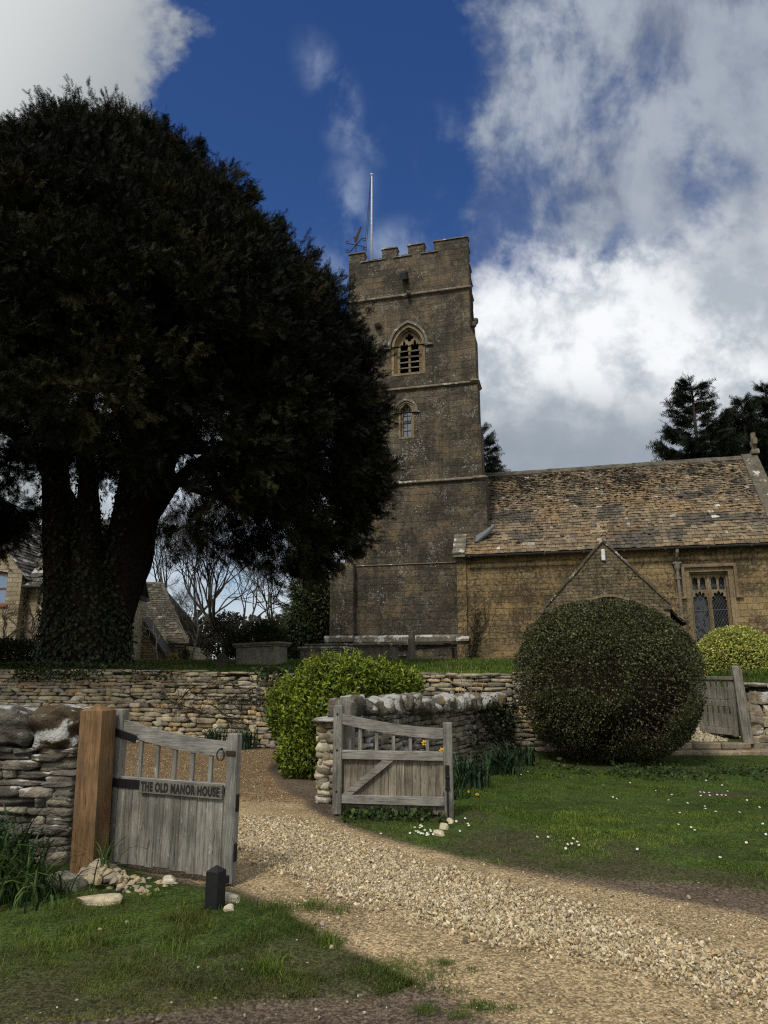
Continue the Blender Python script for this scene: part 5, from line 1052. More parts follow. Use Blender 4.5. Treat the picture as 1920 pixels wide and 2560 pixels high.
for _ in range(520):                     # inner boughs
    z = R.uniform(10.3, 16.5); th = R.uniform(0, 6.283); rr = float(crown_r(z))*R.uniform(.3, .72); cl.append((AX+np.array((rr*math.cos(th), rr*math.sin(th), z-2.1)), th, z, R.uniform(1.0, 1.5)))
# leaders standing out of the top
for (u_, v_, Y_, r_) in [(190, 262, 17.5, .55), (195, 236, 17.6, .34), (320, 285, 17.5, .6), (400, 285, 17.8, .6), (445, 310, 18, .5), (60, 300, 17.5, .6), (110, 285, 17.5, .5), (522, 318, 18.5, .4), (660, 448, 18.5, .6), (10, 285, 17, .5), (250, 285, 17.4, .5), (720, 520, 18.5, .5), (600, 380, 18.3, .6), (850, 660, 19, .7), (800, 600, 19, .6), (950, 830, 19, .7), (985, 1130, 19, .8), (975, 1180, 19.3, .6), (965, 960, 19, .7), (900, 1330, 19.5, .7)]:
    cl.append((P(u_-30, v_+58, Y_)-Y0, 0, 17, r_*.8))
mb = MB()
for (c, th, z, r) in cl:
    ns = int(12*r*r+4); d = sph(ns); out = np.array((math.cos(th), math.sin(th), 0)); ups = (.85 if z > 12 else .45) if z > 8.5 else -.25
    sdir = d*.75+out*.6+np.array((0, 0, ups)); sdir /= np.linalg.norm(sdir, axis=1)[:, None]; sl_ = r*R.uniform(.5, 1.05, (ns, 1)); st0 = c+d*r*.35*R.random((ns, 1))
    m = 17; tt = R.random((ns, m, 1))**.8; pos = (st0[:, None]+sdir[:, None]*sl_[:, None]*tt).reshape(-1, 3)+R.normal(size=(ns*m, 3))*.05
    dirv = np.repeat(sdir, m, 0)*.9+R.normal(size=(ns*m, 3))*.42; szs = (.34-.15*tt.reshape(-1))*R.uniform(.7, 1.2, ns*m)
    hue = R.random(); base = (.0095, .0125, .0075) if hue < .45 else ((.016, .018, .009) if hue < .78 else (.031, .030, .0115))
    cc = pal(ns*m, [base], None, .2)*R.uniform(.7, 1.3)
    mb.scat(SPR_V, SPR_F, pos, frames(dirv), szs, cc)
mb.build('crown', M['leafd'], ym, True)
# ivy climbing the yew
mb = MB(); mv = MB()
for (qq, rr), n_, zt in zip(ST[:4], (2600, 2400, 2600, 1500), (4.2, 3.0, 3.2, 3.0)):
    t = np.clip(R.beta(1.0, 2.2, n_)*len(qq)*.62, 0, len(qq)-1.01); i = t.astype(int); f = (t-i)[:, None]; c = qq[i]*(1-f)+qq[i+1]*f; r = np.interp(t, range(len(rr)), rr)
    a = R.uniform(0, 6.283, n_); o3 = np.stack([np.cos(a), np.sin(a), 0*a], -1); pos = c+o3*(r*1.06+R.uniform(.0, .12, n_))[:, None]
    keep = (fbm(a*1.5, pos[:, 2]*.8, 5) > .40) | (pos[:, 2] < 1.0); pos = pos[keep]; o3 = o3[keep]; N = len(pos)
    n3 = o3+np.array((0, 0, .3)); d3 = np.tile((0, 0, -1.), (N, 1))+R.normal(size=(N, 3))*.5
    mb.scat(LEAF_V, LEAF_F, pos+Y0, frames_up(d3, n3), np.c_[np.full(N, .10), np.full(N, .12), np.full(N, .12)]*R.uniform(.6, 1.3, (N, 1)), pal(N, [(.022, .034, .014), (.035, .05, .02), (.05, .06, .022), (.016, .022, .010)], None, .2))
iv = mb.build('ivy', M['leaf'], None, True); tag(iv, 'dark green ivy clothing the foot and sides of the yew trunks', 'ivy')
# ivy and weeds trailing over the bank and wall top
mb = MB(); N = 9000; x = R.uniform(-11, -1.5, N); t_ = np.abs(R.normal(size=N))*.6-.15; y = ywall(x)+t_; dens = sm(.40, .62, fbm(x*.8, t_*2, 19)); k = R.random(N) < dens; x = x[k]; y = y[k]; t_ = t_[k]; N = len(x)
z = np.where(t_ < .1, 1.62-R.random(N)*.22*(t_ < 0), yard_z(x, y)+R.random(N)*.12); leafy(mb, np.c_[x, y-np.where(t_ < 0, .1, 0), z], np.tile((0, -.5, .8), (N, 1)), R.uniform(.05, .10, N), pal(N, [(.022, .034, .014), (.035, .05, .02), (.05, .065, .02)], None, .2), .5, .8)
tag(mb.build('ground_ivy', M['leaf'], None, True), 'low ivy and weeds trailing over the bank and retaining wall top', 'ground ivy', kind='stuff')
# ---------------------------------------------------------------- trees
def bare_tree(name, label, x, y, z, h, spread, seed, lvl=6, col=(.06, .052, .043), r0=None, group='bare winter trees behind the churchyard', tw=1.0, lean=0, rr=.0085):
    rg = np.random.default_rng(seed); e = empty(name, (x, y, z)); tag(e, label, 'tree', group); tr = MB(); cr = MB()
    def rec(p, d, l, r, lv):
        n = 3; pts = [p]; dd = d
        for i in range(n):
            dd = dd+rg.normal(size=3)*.13+np.array((0, 0, .05)); dd /= np.linalg.norm(dd); pts.append(pts[-1]+dd*l/n)
        (tr if lv < 3 else cr).tube(pts, np.linspace(r, r*.66, n+1), 7 if lv < 2 else (5 if lv < 4 else 3), np.array(col)*(1+.15*rg.normal()), False)
        if lv >= lvl: return
        nb = 3 if lv < 2 else (3 if rg.random() < .6 else 2)
        for k in range(nb):
            a = rg.normal(size=3); a -= dd*np.dot(a, dd); a /= np.linalg.norm(a); s_ = rg.uniform(.35, .85)*spread*(.4 if (k == 0 and lv < 3) else 1)
            nd = dd+a*s_; nd[2] += .12; nd /= np.linalg.norm(nd); st_ = pts[-1] if k < 2 else pts[-2]
            rec(st_, nd, l*rg.uniform(.66, .86), max(r*rg.uniform(.5, .66), rr*tw), lv+1)
    rec(np.zeros(3), np.array((lean, 0, 1.0)), h*.27, r0 or h*.0135, 0)
    tr.build('trunk', M['bark'], e, True); cr.build('crown', M['bark'], e, True)
for (u_, Y_, h_, sp, sd, lv, lab) in [(520, 62, 16, 1.0, 3, 8, 'bare tree with tall upright grey branches behind the brown roofed barn'), (575, 58, 15, 1.1, 8, 8, 'bare tree with the densest dark twigs at the middle of the distant group'), (610, 52, 11, 1.2, 12, 8, 'bare spreading tree with forked black limbs above the bushy yew'), (455, 66, 17, 1.0, 21, 8, 'bare tree just clearing the barn ridge'), (400, 74, 18, .9, 31, 7, 'bare far tree whose top shows beside the yew trunk'), (690, 70, 14, 1.1, 41, 7, 'bare tree fading against bright sky beside the evergreen')]:
    q = P(u_, 1640, Y_); bare_tree('bare_tree', lab, q[0], Y_, 1.9, h_, sp, sd, lv, tw=1.2)
q = P(480, 1640, 33); bare_tree('lichen_tree', 'small crooked grey lichened fruit tree before the barn', q[0], 33, 2.0, 4.2, 1.4, 51, 7, (.26, .25, .21), .06, None, .5, .15)
q = P(395, 1640, 34); bare_tree('lichen_tree', 'tangled pale lichened shrub-tree against the barn roof', q[0], 34, 2.0, 3.4, 1.5, 53, 7, (.25, .24, .20), .045, None, .5, -.1)
NEED = (SPR_V, SPR_F)
def conifer(label, x, y, z, h, rad, seed, dens=1.0, group=None, base=.1, cols=((.022, .030, .018), (.032, .040, .022), (.016, .022, .014))):
    rg = np.random.default_rng(seed); e = empty('conifer', (x, y, z)); tag(e, label, 'tree', group); tr = MB(); cr = MB()
    tr.tube([(0, 0, 0), (0, 0, h*.5), (0, 0, h*.97)], [h*.02, h*.012, h*.003], 8, (.06, .045, .035)); zz = h*base; PS = []; DS = []; SS = []
    while zz < h*.985:
        f = (zz-h*base)/(h*(1-base)); nb = rg.integers(4, 7)
        for k in range(nb):
            a = rg.uniform(0, 6.283); l = rad*(1-f)**.8*rg.uniform(.65, 1.12)*(.75+.25*min(1, f*5))+.25; o_ = np.array((math.cos(a), math.sin(a), 0)); rise = .15+.55*f
            n = 5; t = np.linspace(0, 1, n)[:, None]; pts = np.array((0, 0, zz))+o_*l*t+np.array((0, 0, 1))*(l*(rise*t-.38*np.sin(t*2.2)*(1-f)+.20*t**3))
            tr.tube(pts, np.linspace(.022+.012*l, .012, n), 4, (.055, .042, .033), False)
            m = int(l*11*dens)+6; tt = rg.random(m)**.7; b = np.stack([np.interp(tt, t[:, 0], pts[:, i]) for i in range(3)], -1)
            side = np.cross(o_, (0, 0, 1)); s_ = rg.choice([-1, 1], m)[:, None]*rg.uniform(.2, 1.0, (m, 1)); dv = o_*.8+side*s_*.8+np.array((0, 0, -.25+.5*f))+rg.normal(size=(m, 3))*.2
            PS.append(b+rg.normal(size=(m, 3))*.06); DS.append(dv); SS.append(rg.uniform(.45, .95, m)*(.55+.45*(1-f))*h/13)
        zz += h*.021*rg.uniform(.8, 1.3)
    PS = np.concatenate(PS); DS = np.concatenate(DS); SS = np.concatenate(SS); N = len(PS)
    cr.scat(NEED[0], NEED[1], PS, frames(DS), SS, pal(N, cols, None, .2)); tr.build('trunk', M['bark'], e, True); cr.build('crown', M['leafd'], e, True)
GRP = 'spruces beyond the nave roof'
for (u_, vt, Y_, rad, sd, lab, dn) in [(1727, 950, 58, 5.0, 4, 'tall pointed spruce standing clear above the nave roof ridge', 1.15), (1852, 995, 64, 4.2, 6, 'blunt dark spruce between the pointed one and the gable cross', 1.4), (1912, 962, 66, 4.6, 9, 'spruce with a slender leader rising behind the gable cross', 1.4), (1800, 1075, 62, 3.6, 15, 'low spruce filling the gap beside the pointed spruce', 1.3)]:
    t_ = P(u_, vt, Y_); hh = t_[2]-2; conifer(lab, t_[0], Y_, 2.0, hh, rad, sd, dn, GRP, .45)
t_ = P(1222, 1062, 50); conifer('small spruce peeping out between tower and nave ridge', t_[0]-.5, 50, 2.0, t_[2]-2, 2.3, 24, 1.3, None, .3)
def leaf_tree(name, label, cat, x, y, z, lobs, cols, size, trunk=None, wts=None, group=None, asp=.6, mt_='leaf', twn=0):
    e = empty(name, (x, y, z)); tag(e, label, cat, group); mb = MB(); mt = MB()
    for i, (c, r, n_) in enumerate(lobs):
        pos, nr_ = shell(n_, c, r, .25, i*7+3, .55, 3.0); k = pos[:, 2] > -.1; pos = pos[k]; nr_ = nr_[k]; N = len(pos); up = nr_+np.array((0, 0, .5))
        leafy(mb, pos, up/np.linalg.norm(up, axis=1)[:, None], R.uniform(.7, 1.3, N)*size, pal(N, cols, wts, .2), .45, asp); twigs(mt, c, np.array(r)*.6, 40, .2*r[0], .5*r[0], .012, (.06, .045, .03))
    for (p0, p1, r0_) in (trunk or [((0, 0, -.2), (0, 0, .8), .08)]): mt.tube([p0, (np.array(p0)+np.array(p1))/2, p1], [r0_, r0_*.8, r0_*.5], 8, (.06, .045, .033))
    mt.build('trunk', M['bark'], e, True); mb.build('crown', M[mt_], e, True)
DG = [(.022, .034, .013), (.035, .048, .018), (.055, .065, .024), (.016, .022, .010)]
leaf_tree('holly_tree', 'dark glossy broadleaved evergreen crowding the tower corner', 'tree', -3.9, 36.5, 2.0, [((0, 0, 1.6), (1.5, 1.3, 1.5), 5500), ((.3, 0, 3.4), (1.25, 1.2, 1.4), 4500), ((-.7, -.3, 1.0), (1.0, .9, 1.0), 2500), ((.9, -.2, 2.2), (.9, .9, 1.6), 3000)], [(.04, .058, .02), (.065, .08, .03), (.10, .11, .04), (.025, .034, .014)], .16, [((0, 0, -.3), (.2, 0, 4), .15)])
t_ = P(770, 1380, 41); conifer('dark drooping evergreen conifer behind the holly', t_[0], 41, 2.0, 8.5, 2.3, 77, 1.2, None, .12, ((.055, .058, .028), (.038, .044, .02)))
leaf_tree('bushy_yew', 'low wide dark feathery yew bush behind the plain chest tomb', 'bush', *P(640, 1640, 30)[:2], 2.0, [((0, 0, .75), (1.25, .8, .85), 5000), ((-.6, 0, .5), (.8, .6, .6), 2400), ((.3, 0, 1.2), (.7, .6, .5), 2000), ((.8, 0, .6), (.7, .6, .7), 2000)], [(.024, .034, .012), (.036, .046, .016), (.05, .055, .02)], .13, None, None, None, .25, 'leafd')
leaf_tree('brown_shrub', 'thin brownish shrub left of the feathery yew bush', 'shrub', *P(545, 1645, 31)[:2], 2.0, [((0, 0, .9), (.8, .7, 1.0), 2000), ((.3, 0, 1.6), (.7, .6, .6), 1000)], [(.07, .05, .028), (.05, .04, .02), (.06, .06, .025)], .10, None, None, None, .5)
leaf_tree('forsythia', 'small golden-yellow bush glowing at the foot of the barn wall', 'shrub', *P(431, 1640, 29)[:2], 1.95, [((0, 0, .16), (.22, .2, .22), 700)], [(.55, .36, .03), (.45, .30, .03), (.3, .25, .04)], .06)
leaf_tree('olive_shrub', 'small olive green shrub touching the golden bush', 'shrub', *P(462, 1638, 29.5)[:2], 1.95, [((0, 0, .26), (.24, .2, .34), 800)], [(.06, .06, .02), (.09, .08, .025)], .06)
leaf_tree('low_hedge', 'dark low hedge plants under the house wall', 'shrub', *P(25, 1640, 25)[:2], 1.95, [((0, 0, .3), (1.3, .5, .5), 3500), ((-1.0, 0, .35), (1.0, .5, .5), 2500)], DG, .10)
leaf_tree('wall_shrub', 'small dark shrub against the nave wall beside the clipped ball', 'shrub', *(L(3.1, -.9, 0)), [((0, 0, .7), (.5, .4, .9), 2200)], DG, .08)
mb = MB()
for k in range(7):
    a = R.normal(size=3)*.12; mb.tube([L(.25, -.1, -.1), L(.35+a[0], -.12, 1.0+a[1]), L(.7+a[2]*2, -.12, 1.9+a[1]*3), L(.9+.25*k*.4, -.1, 2.5+a[0]*3)], [.03, .02, .014, .006], 4, (.05, .04, .028), False)
pos = np.array([L(.3+R.normal()*.16+.35*f, -.16+R.normal()*.04, .1+2.3*f) for f in R.random(1100)**1.5]); leafy(mb, pos, np.tile((-.25, -.9, .3), (1100, 1)), R.uniform(.04, .075, 1100), pal(1100, [(.03, .034, .014), (.05, .05, .02)], None, .2), .5, .7)
tag(mb.build('wall_creeper', M['leaf'], None, True), 'sparse creeper climbing the nave corner buttress', 'climber')
# distant belt of woodland closing the view at the horizon
mb = MB(); N = 26000; x = R.uniform(-150, 150, N); y = R.uniform(105, 135, N)+.0*x; h = 2+9*fbm(x*.06, x*0+3, 5)*R.random(N)**.5
leafy(mb, np.c_[x, y, 1.9+h], np.tile((0, -.5, .8), (N, 1)), R.uniform(.6, 1.3, N), pal(N, [(.035, .033, .024), (.05, .042, .032), (.03, .033, .018)], None, .2), .4, .6)
tag(mb.build('distant_wood', M['leaf'], None, True), 'far brownish belt of woodland at the skyline', 'woodland', kind='stuff')
# ---------------------------------------------------------------- houses
hs_ = empty('stone_house', (-16.4, 32, 2.0)); tag(hs_, 'cream stone cottage with steep gable and mossy stone slate roof behind the yew', 'house')
mb = MB(); gx0, gx1, ap = -6.6, .02, -3.29; ez = 4.0; apz = ez+3.31*1.27
mb.plate([[(gx0, -1), (gx1, -1), (gx1, ez), (ap, apz), (gx0, ez)], [(-1.9, 2.55), (-.62, 2.55), (-.62, 4.0), (-1.26, 4.12), (-1.9, 4.0)]], 0, .5)
mb.box(.021, 3.6, .5, .9, -1, 3.4); mb.box(gx0, gx0+.4, .501, 7, -1, ez); mb.box(3.2, 3.6, .901, 6.5, -1, 3.4)
hw = mb.build('wall', M['house'], hs_)
mb = MB(); mb.plate([[(-1.9, 2.55), (-.62, 2.55), (-.62, 4.0), (-1.26, 4.12), (-1.9, 4.0)], [(-1.83, 2.62), (-1.28, 2.62), (-1.28, 3.28), (-1.83, 3.28)], [(-1.24, 2.62), (-.69, 2.62), (-.69, 3.28), (-1.24, 3.28)], [(-1.83, 3.33), (-1.28, 3.33), (-1.28, 3.95), (-1.83, 3.95)], [(-1.24, 3.33), (-.69, 3.33), (-.69, 3.95), (-1.24, 3.95)]], .12, .2); wf = mb.build('window', M['sill'], hs_)
mb = MB(); mb.box(-1.88, -.64, .17, .18, 2.58, 3.98); mb.build('pane', M['skyglass'], wf)
mb = MB(); mb.bbox(-2.0, -.5, -.06, .1, 2.42, 2.549, .01); mb.build('sill', M['sill'], wf)
mb = MB(); HR = [(.10, .095, .085), (.15, .135, .115), (.075, .07, .062), (.20, .18, .15), (.42, .41, .38)]
rlh = math.hypot(1, 1.27); tiles(mb, (.3, -.12, ez-.35), (0, 1, 0), (-1/rlh, 0, 1.27/rlh), (1.27/rlh, 0, 1/rlh), 6.8, 3.62*rlh, .26, .18, (.3, .6), None, HR, (4, 3, 3, 2, 1.2), 3, False)
tiles(mb, (-6.9, 6.7, ez-.35), (0, -1, 0), (1/rlh, 0, 1.27/rlh), (-1.27/rlh, 0, 1/rlh), 6.8, 3.62*rlh, .26, .18, (.3, .6), None, HR, (4, 3, 3, 2, 1.2), 3, False)
tiles(mb, (-.45, .2, 3.42), (1, 0, 0), (0, .66, .75), (0, -.75, .66), 4.2, 4.9, .28, .18, (.3, .6), lambda x, s: x < .45+s*.0, HR, (4, 3, 3, 2, 2.4), 5, False)
mb.box(.33, 3.7, 1.3, 6.4, 3.3, 3.5, (.05, .05, .05)); mb.hexa([(.3, 6.6, 3.3), (3.7, 6.6, 3.3), (3.7, 3.4, 7.1), (.3, 3.4, 7.1), (.3, 6.6, 3.4), (3.7, 6.6, 3.4), (3.7, 3.4, 7.2), (.3, 3.4, 7.2)], (.1, .1, .09)); mb.build('roof', M['thatchroof'], hs_)
mb = MB(); mb.tube([(-.2, .1, 3.38), (3.7, .1, 3.38)], .075, 8); mb.build('gutter', M['gutter'], hs_)
# leafless climber on the cottage
rgv = np.random.default_rng(9); mb = MB()
def vine(p, d, l, r, lv):
    pts = [np.array(p)]; d = np.array(d, float)
    for i in range(5): d = d+rgv.normal(size=3)*np.array((.4, 0, .3)); d[1] = 0; d /= np.linalg.norm(d)+1e-9; pts.append(pts[-1]+d*l/5)
    mb.tube(pts, np.linspace(r, r*.6, 6), 4, (.10, .075, .06), False)
    if lv < 3:
        for k in range(3): vine(pts[2+k], d+rgv.normal(size=3)*.9+np.array((0, 0, .3)), l*.66, r*.6, lv+1)
for x_ in (-1.5, -.8, .4, .9): vine((-16.4+x_, 31.93 if x_ < 0 else 32.42, 2.0), (0, 0, 1), 1.9, .06, 0)
tag(mb.build('bare_climber', M['bark'], None, True), 'leafless twisting climber trained over the cottage wall', 'climber')
bn = empty('stone_barn', (-13, 39, 2.0)); tag(bn, 'grey stone barn with tall pier and steep brown slate roof beside the yew trunk', 'barn'); B0 = np.array((-13, 39, 2.0))
def bp(u, v, Y): q = P(u, v, Y)-B0; return (q[0], q[2])
mb = MB(); mb.plate([[bp(290, 1650, 38), bp(417, 1650, 38), bp(353, 1549, 38), bp(290, 1549, 38)]], -1.0, -.6); bwl = mb.build('wall', M['porch'], bn)
mb = MB(); a_ = bp(333, 1650, 37.8); b_ = bp(352, 1502, 37.8); mb.bbox(a_[0], b_[0], -1.25, -.55, a_[1], b_[1], .03); mb.build('pier', M['render'], bn)
mb = MB(); a_ = bp(418, 1652, 38); b_ = bp(351, 1544, 38); v = [(b_[0], -1.1, b_[1]), (a_[0], -1.1, a_[1]), (a_[0], .5, a_[1]), (b_[0], .5, b_[1])]; mb.hexa(v+[(p[0]+.05, p[1], p[2]+.12) for p in v]); mb.build('verge_roof', M['gutter'], bn)
mb = MB(); o1 = np.array(P(250, 1625, 40))-B0; o2 = np.array(P(470, 1610, 40))-B0; r1 = np.array(P(300, 1448, 43.5))-B0; r2 = np.array(P(405, 1459, 43.5))-B0
ux = np.array((1., 0, 0)); us_ = np.array((0, 3.5, r2[2]-o2[2])); S_ = np.linalg.norm(us_); us_ /= S_; un_ = np.cross(ux, us_)
x0_ = o1[0]; hip = (o2[0]-r2[0])/S_
tiles(mb, (x0_, 1.0, o2[2]), ux, us_, un_, o2[0]-x0_, S_, .2, .15, (.18, .36), lambda x, s: x > (o2[0]-x0_)-hip*s, [(.11, .095, .072), (.135, .118, .09), (.088, .078, .062), (.165, .145, .11)], None, 8, False)
mb.hexa([(x0_, 1.0, o2[2]-.15), (o2[0], 1.0, o2[2]-.15), (r2[0], 4.5, r2[2]-.15), (x0_, 4.5, r2[2]-.15), (x0_, 1.0, o2[2]-.08), (o2[0], 1.0, o2[2]-.08), (r2[0], 4.5, r2[2]-.08), (x0_, 4.5, r2[2]-.08)], (.1, .09, .08))
mb.hexa([(x0_, 8.0, o2[2]-.15), (o2[0], 8.0, o2[2]-.15), (r2[0], 4.501, r2[2]-.15), (x0_, 4.501, r2[2]-.15), (x0_, 8.0, o2[2]-.08), (o2[0], 8.0, o2[2]-.08), (r2[0], 4.501, r2[2]-.08), (x0_, 4.501, r2[2]-.08)], (.1, .09, .08))
rf = mb.build('roof', M['thatchroof'], bn)
mb = MB(); mb.tube([(x0_, 4.5, r2[2]-.02), (r2[0], 4.5, r2[2]-.02)], .14, 6, (.17, .155, .13)); mb.tube([(r2[0], 4.5, r2[2]-.02), (o2[0]+.02, .95, o2[2])], .10, 6, (.13, .115, .09)); mb.build('ridge', M['thatchroof'], rf)
mb = MB(); mb.box(x0_, o2[0]-.2, 1.4, 7.6, -.6, o2[2]-.1); mb.build('rear_wall', M['house'], bn)
# ---------------------------------------------------------------- small plants, stones, flowers
def strap_clump(label, x, y, z, n, h, spread, cols, group, w=.011, flat_lean=1.0, name='daffodil_clump'):
    mb = MB(); T = 6
    for i in range(n):
        a = R.uniform(0, 6.283); o_ = np.array((math.cos(a), math.sin(a), 0)); s_ = np.array((-o_[1], o_[0], 0)); l = h*R.uniform(.55, 1.15); b = np.array((R.normal()*spread*.5, R.normal()*spread*.5, 0)); ln = R.uniform(.15, 1.0)*flat_lean
        V = []; col = pal(1, cols, None, .18)
        for k in range(T+1):
            t = k/T; ang = ln*(.25+1.5*t*t); c_ = b+o_*l*(t*math.sin(ang)*.8)+np.array((0, 0, l*t*math.cos(ang*.8)*1.0)); ww = w*(1-t**3)*R.uniform(.9, 1.1)
            c_[2] = max(c_[2], .01); V += [c_-s_*ww+np.array((0, 0, .004)), c_+s_*ww]
        mb.add(V, np.array([(2*k, 2*k+1, 2*k+3, 2*k+2) for k in range(T)]), np.tile(col, (len(V), 1)))
    o = mb.build(name, M['grass'], None, True); o.location = (x, y, z); tag(o, label, 'plant', group); return o
SG = [(.045, .085, .022), (.065, .11, .025), (.030, .058, .022), (.08, .12, .03)]; BG = [(.030, .060, .028), (.042, .078, .032), (.022, .042, .020)]
GRP = 'strap-leaved plants in the verge by the grey wall'
strap_clump('arching strap-leaved plant spilling over the verge in front of the grey wall', -2.95, 5.55, 0, 260, .52, .34, SG, GRP, .010, 1.0, 'strap_plant')
strap_clump('taller darker strap-leaved clump hard against the grey wall', -3.12, 5.95, 0, 260, .60, .34, BG+SG[:1], GRP, .010, .9, 'strap_plant')
strap_clump('loose low strap leaves trailing towards the gravel stones', -2.52, 5.55, 0, 110, .34, .26, SG, GRP, .008, 1.2, 'strap_plant')
strap_clump('small bright tuft of leaves rising beside the new post foot', -2.19, 6.04, 0.02, 16, .34, .05, SG, GRP, .007, .8, 'strap_plant')
GRP = 'daffodil clumps at the retaining wall foot'
for (u_, v_, n_, h_, lab) in [(192, 1850, 50, .5, 'daffodil leaves seen just behind the new post'), (538, 1856, 90, .5, 'daffodil clump with a white bud above the gate top rail'), (470, 1858, 45, .36, 'lowest daffodil leaves above the gate top rail'), (618, 1862, 80, .5, 'daffodil leaves beside the latch end of the named gate')]:
    q = P(u_, v_, 16.0+(.9 if u_ < 400 else 0)); strap_clump(lab, q[0], q[1]-.2, 0, n_, h_, .2, BG, GRP, .014, .7)
GRP = 'daffodil clumps along the old wall'
for (x_, y_, n_, h_, lab) in [(1.2, 10.6, 130, .52, 'daffodil clump nearest the latch end of the braced gate'), (1.85, 11.9, 150, .52, 'thick dark daffodil clump midway along the old wall'), (.72, 9.7, 90, .42, 'daffodil clump carrying orange blooms behind the braced gate'), (2.35, 13.0, 110, .45, 'farthest daffodil clump along the old wall by the ball bush')]: strap_clump(lab, x_, y_, 0, n_, h_, .26, BG, GRP, .013, .8)
PET = []; 
def flower(name, pos, r, pc, cc, label, cat, group, tilt=.0, n=6, cup=.3):
    mb = MB(); 
    for i in range(n):
        a = i*6.283/n; o_ = np.array((math.cos(a), math.sin(a), 0)); s_ = np.array((-o_[1], o_[0], 0)); mb.add([o_*r*.15, o_*r*.6-s_*r*.26+(0, 0, r*cup*.5), o_*r+(0, 0, r*cup*.6), o_*r*.6+s_*r*.26+(0, 0, r*cup*.5)], np.array([(0, 1, 2, 3)]), pc)
    mb.tube([(0, 0, 0), (0, 0, r*.55)], [r*.22, r*.3], 8, cc); mb.tube([(0, 0, -.02), (0, 0, 0)], r*.08, 4, (.05, .09, .02))
    o = mb.build(name, M['petal'], None, True); o.location = pos; o.rotation_euler = (tilt, 0, R.uniform(-.5, .5)); tag(o, label, cat, group); return o
for (u_, v_, Y_, lab) in [(1043, 1885, 9.9, 'yellow daffodil bloom seen through the gap before the last baluster'), (1061, 1857, 9.9, 'orange daffodil bloom highest among those behind the braced gate'), (1053, 1893, 9.8, 'orange daffodil bloom just above the middle rail'), (1105, 1876, 10.3, 'yellow daffodil bloom in the last gap of the braced gate')]:
    flower('daffodil', tuple(P(u_, v_, Y_)), .045, (.75, .45, .03), (.8, .28, .02), lab, 'flower', 'daffodils behind the braced gate', 1.1)
q = P(537, 1815, 15.6); flower('daffodil', tuple(q), .05, (.8, .78, .6), (.7, .6, .2), 'pale daffodil bloom on the clump below the retaining wall', 'flower', None, 1.1)
for (u_, v_, lab) in [(1172, 1990, 'yellow low flower beside the braced gate'), (1193, 1997, 'orange low flower a little right of the yellow one')]: flower('primula', (*G(u_, v_), .05), .03, (.75, .5, .03), (.7, .35, .02), lab, 'flower', None, .4)
for (u_, v_, lab) in [(1300, 1890, 'pale primrose bloom at the left foot of the ball bush'), (1399, 1905, 'pale primrose bloom before the ball bush'), (1265, 1880, 'tiny orange bloom near the old wall end')]: flower('primrose', (*G(u_, v_), .05), .06, (.72, .68, .35), (.7, .6, .2), lab, 'flower', None, .5)
# daisies: one built, the rest copied
dz = None; GRP = 'white daisies in the lawn'
DPX = [(1300, 1940), (1320, 1937), (1303, 1945), (1576, 1967), (1766, 1960), (1806, 1972), (1752, 1990), (1761, 1988), (1774, 1990), (1775, 1996), (1794, 1996), (1805, 1997), (1815, 1997), (1753, 1998), (1820, 1988), (1720, 2016), (1765, 2030), (1763, 2026), (1790, 2037), (1868, 2008), (1672, 2008), (1533, 2003), (1543, 2008), (1344, 2105), (1371, 2106), (1434, 2108), (1444, 2116), (1430, 2120), (1420, 2124), (1448, 2128), (1415, 2136), (1594, 2136), (1729, 2082), (1738, 2086), (1697, 2075), (1867, 2118), (1908, 2070), (1802, 2160), (1916, 2098), (1700, 2040), (1850, 2040), (1680, 1995), (1640, 1985), (1900, 2030)]
C2 = [(1037, 2082), (1050, 2083), (1046, 2090), (1055, 2079), (1062, 2088), (1068, 2093), (1076, 2084), (1077, 2091), (1052, 2097), (1046, 2095), (1058, 2095), (1083, 2096), (1067, 2097), (1025, 2092), (1051, 2076), (1163, 2057), (1141, 2066), (1170, 2071), (1172, 2073), (1150, 2088), (952, 2096), (1040, 2088), (1071, 2096)]
for lst, lab in ((DPX, 'small white daisy open in the broad lawn'), (C2, 'small white daisy at the lawn edge by the braced gate')):
    first = None
    for (u_, v_) in lst:
        if first is None: o = first = flower('daisy', (0, 0, 0), .0135 if lst is C2 else .0135, (.85, .85, .82), (.7, .5, .05), lab, 'flower', GRP, .5, 10, .15)
        else: o = first.copy(); COL.objects.link(o)
        o.location = (*G(u_, v_), R.uniform(.035, .055)); o.rotation_euler = (R.uniform(.25, .8), R.uniform(-.2, .2), R.uniform(-.6, .6))
# rubble at the foot of the new post
def rock(name, x, y, z, r, rz, col, label, group=None, n=4, p=3.4, amp=.2, m='rubble'):
    mb = MB(); c, s = math.cos(rz), math.sin(rz); stones(mb, [(0, 0, 0)], [r], np.array([[[c, -s, 0], [s, c, 0], [0, 0, 1]]]), np.array([col]), n, p+2, amp*.45, 9); o = mb.build(name, M[m], None, False); o.location = (x, y, z); tag(o, label, 'stone', group); return o
g_ = lambda u, v: G(u, v)
rock('boulder', *g_(165, 2228), .05, (.16, .11, .085), .3, (.22, .20, .155), 'broad pale boulder under the left side of the new post', None, 6)
rock('boulder', *g_(245, 2262), .025, (.14, .075, .045), .1, (.50, .42, .28), 'flat cream slab at the front edge of the rubble heap', None, 6)
rock('boulder', *g_(245, 2200), .09, (.085, .06, .06), .7, (.42, .37, .27), 'biggest angular block leaning on the new post foot', None, 6)
rock('boulder', *g_(422, 2212), .03, (.05, .036, .036), .2, (.55, .49, .38), 'rounded pale stone resting below the gate boards', None, 6)
rock('boulder', *g_(560, 2262), .03, (.10, .06, .045), .2, (.46, .42, .30), 'mossy flat stone beside the black marker post', None, 6)
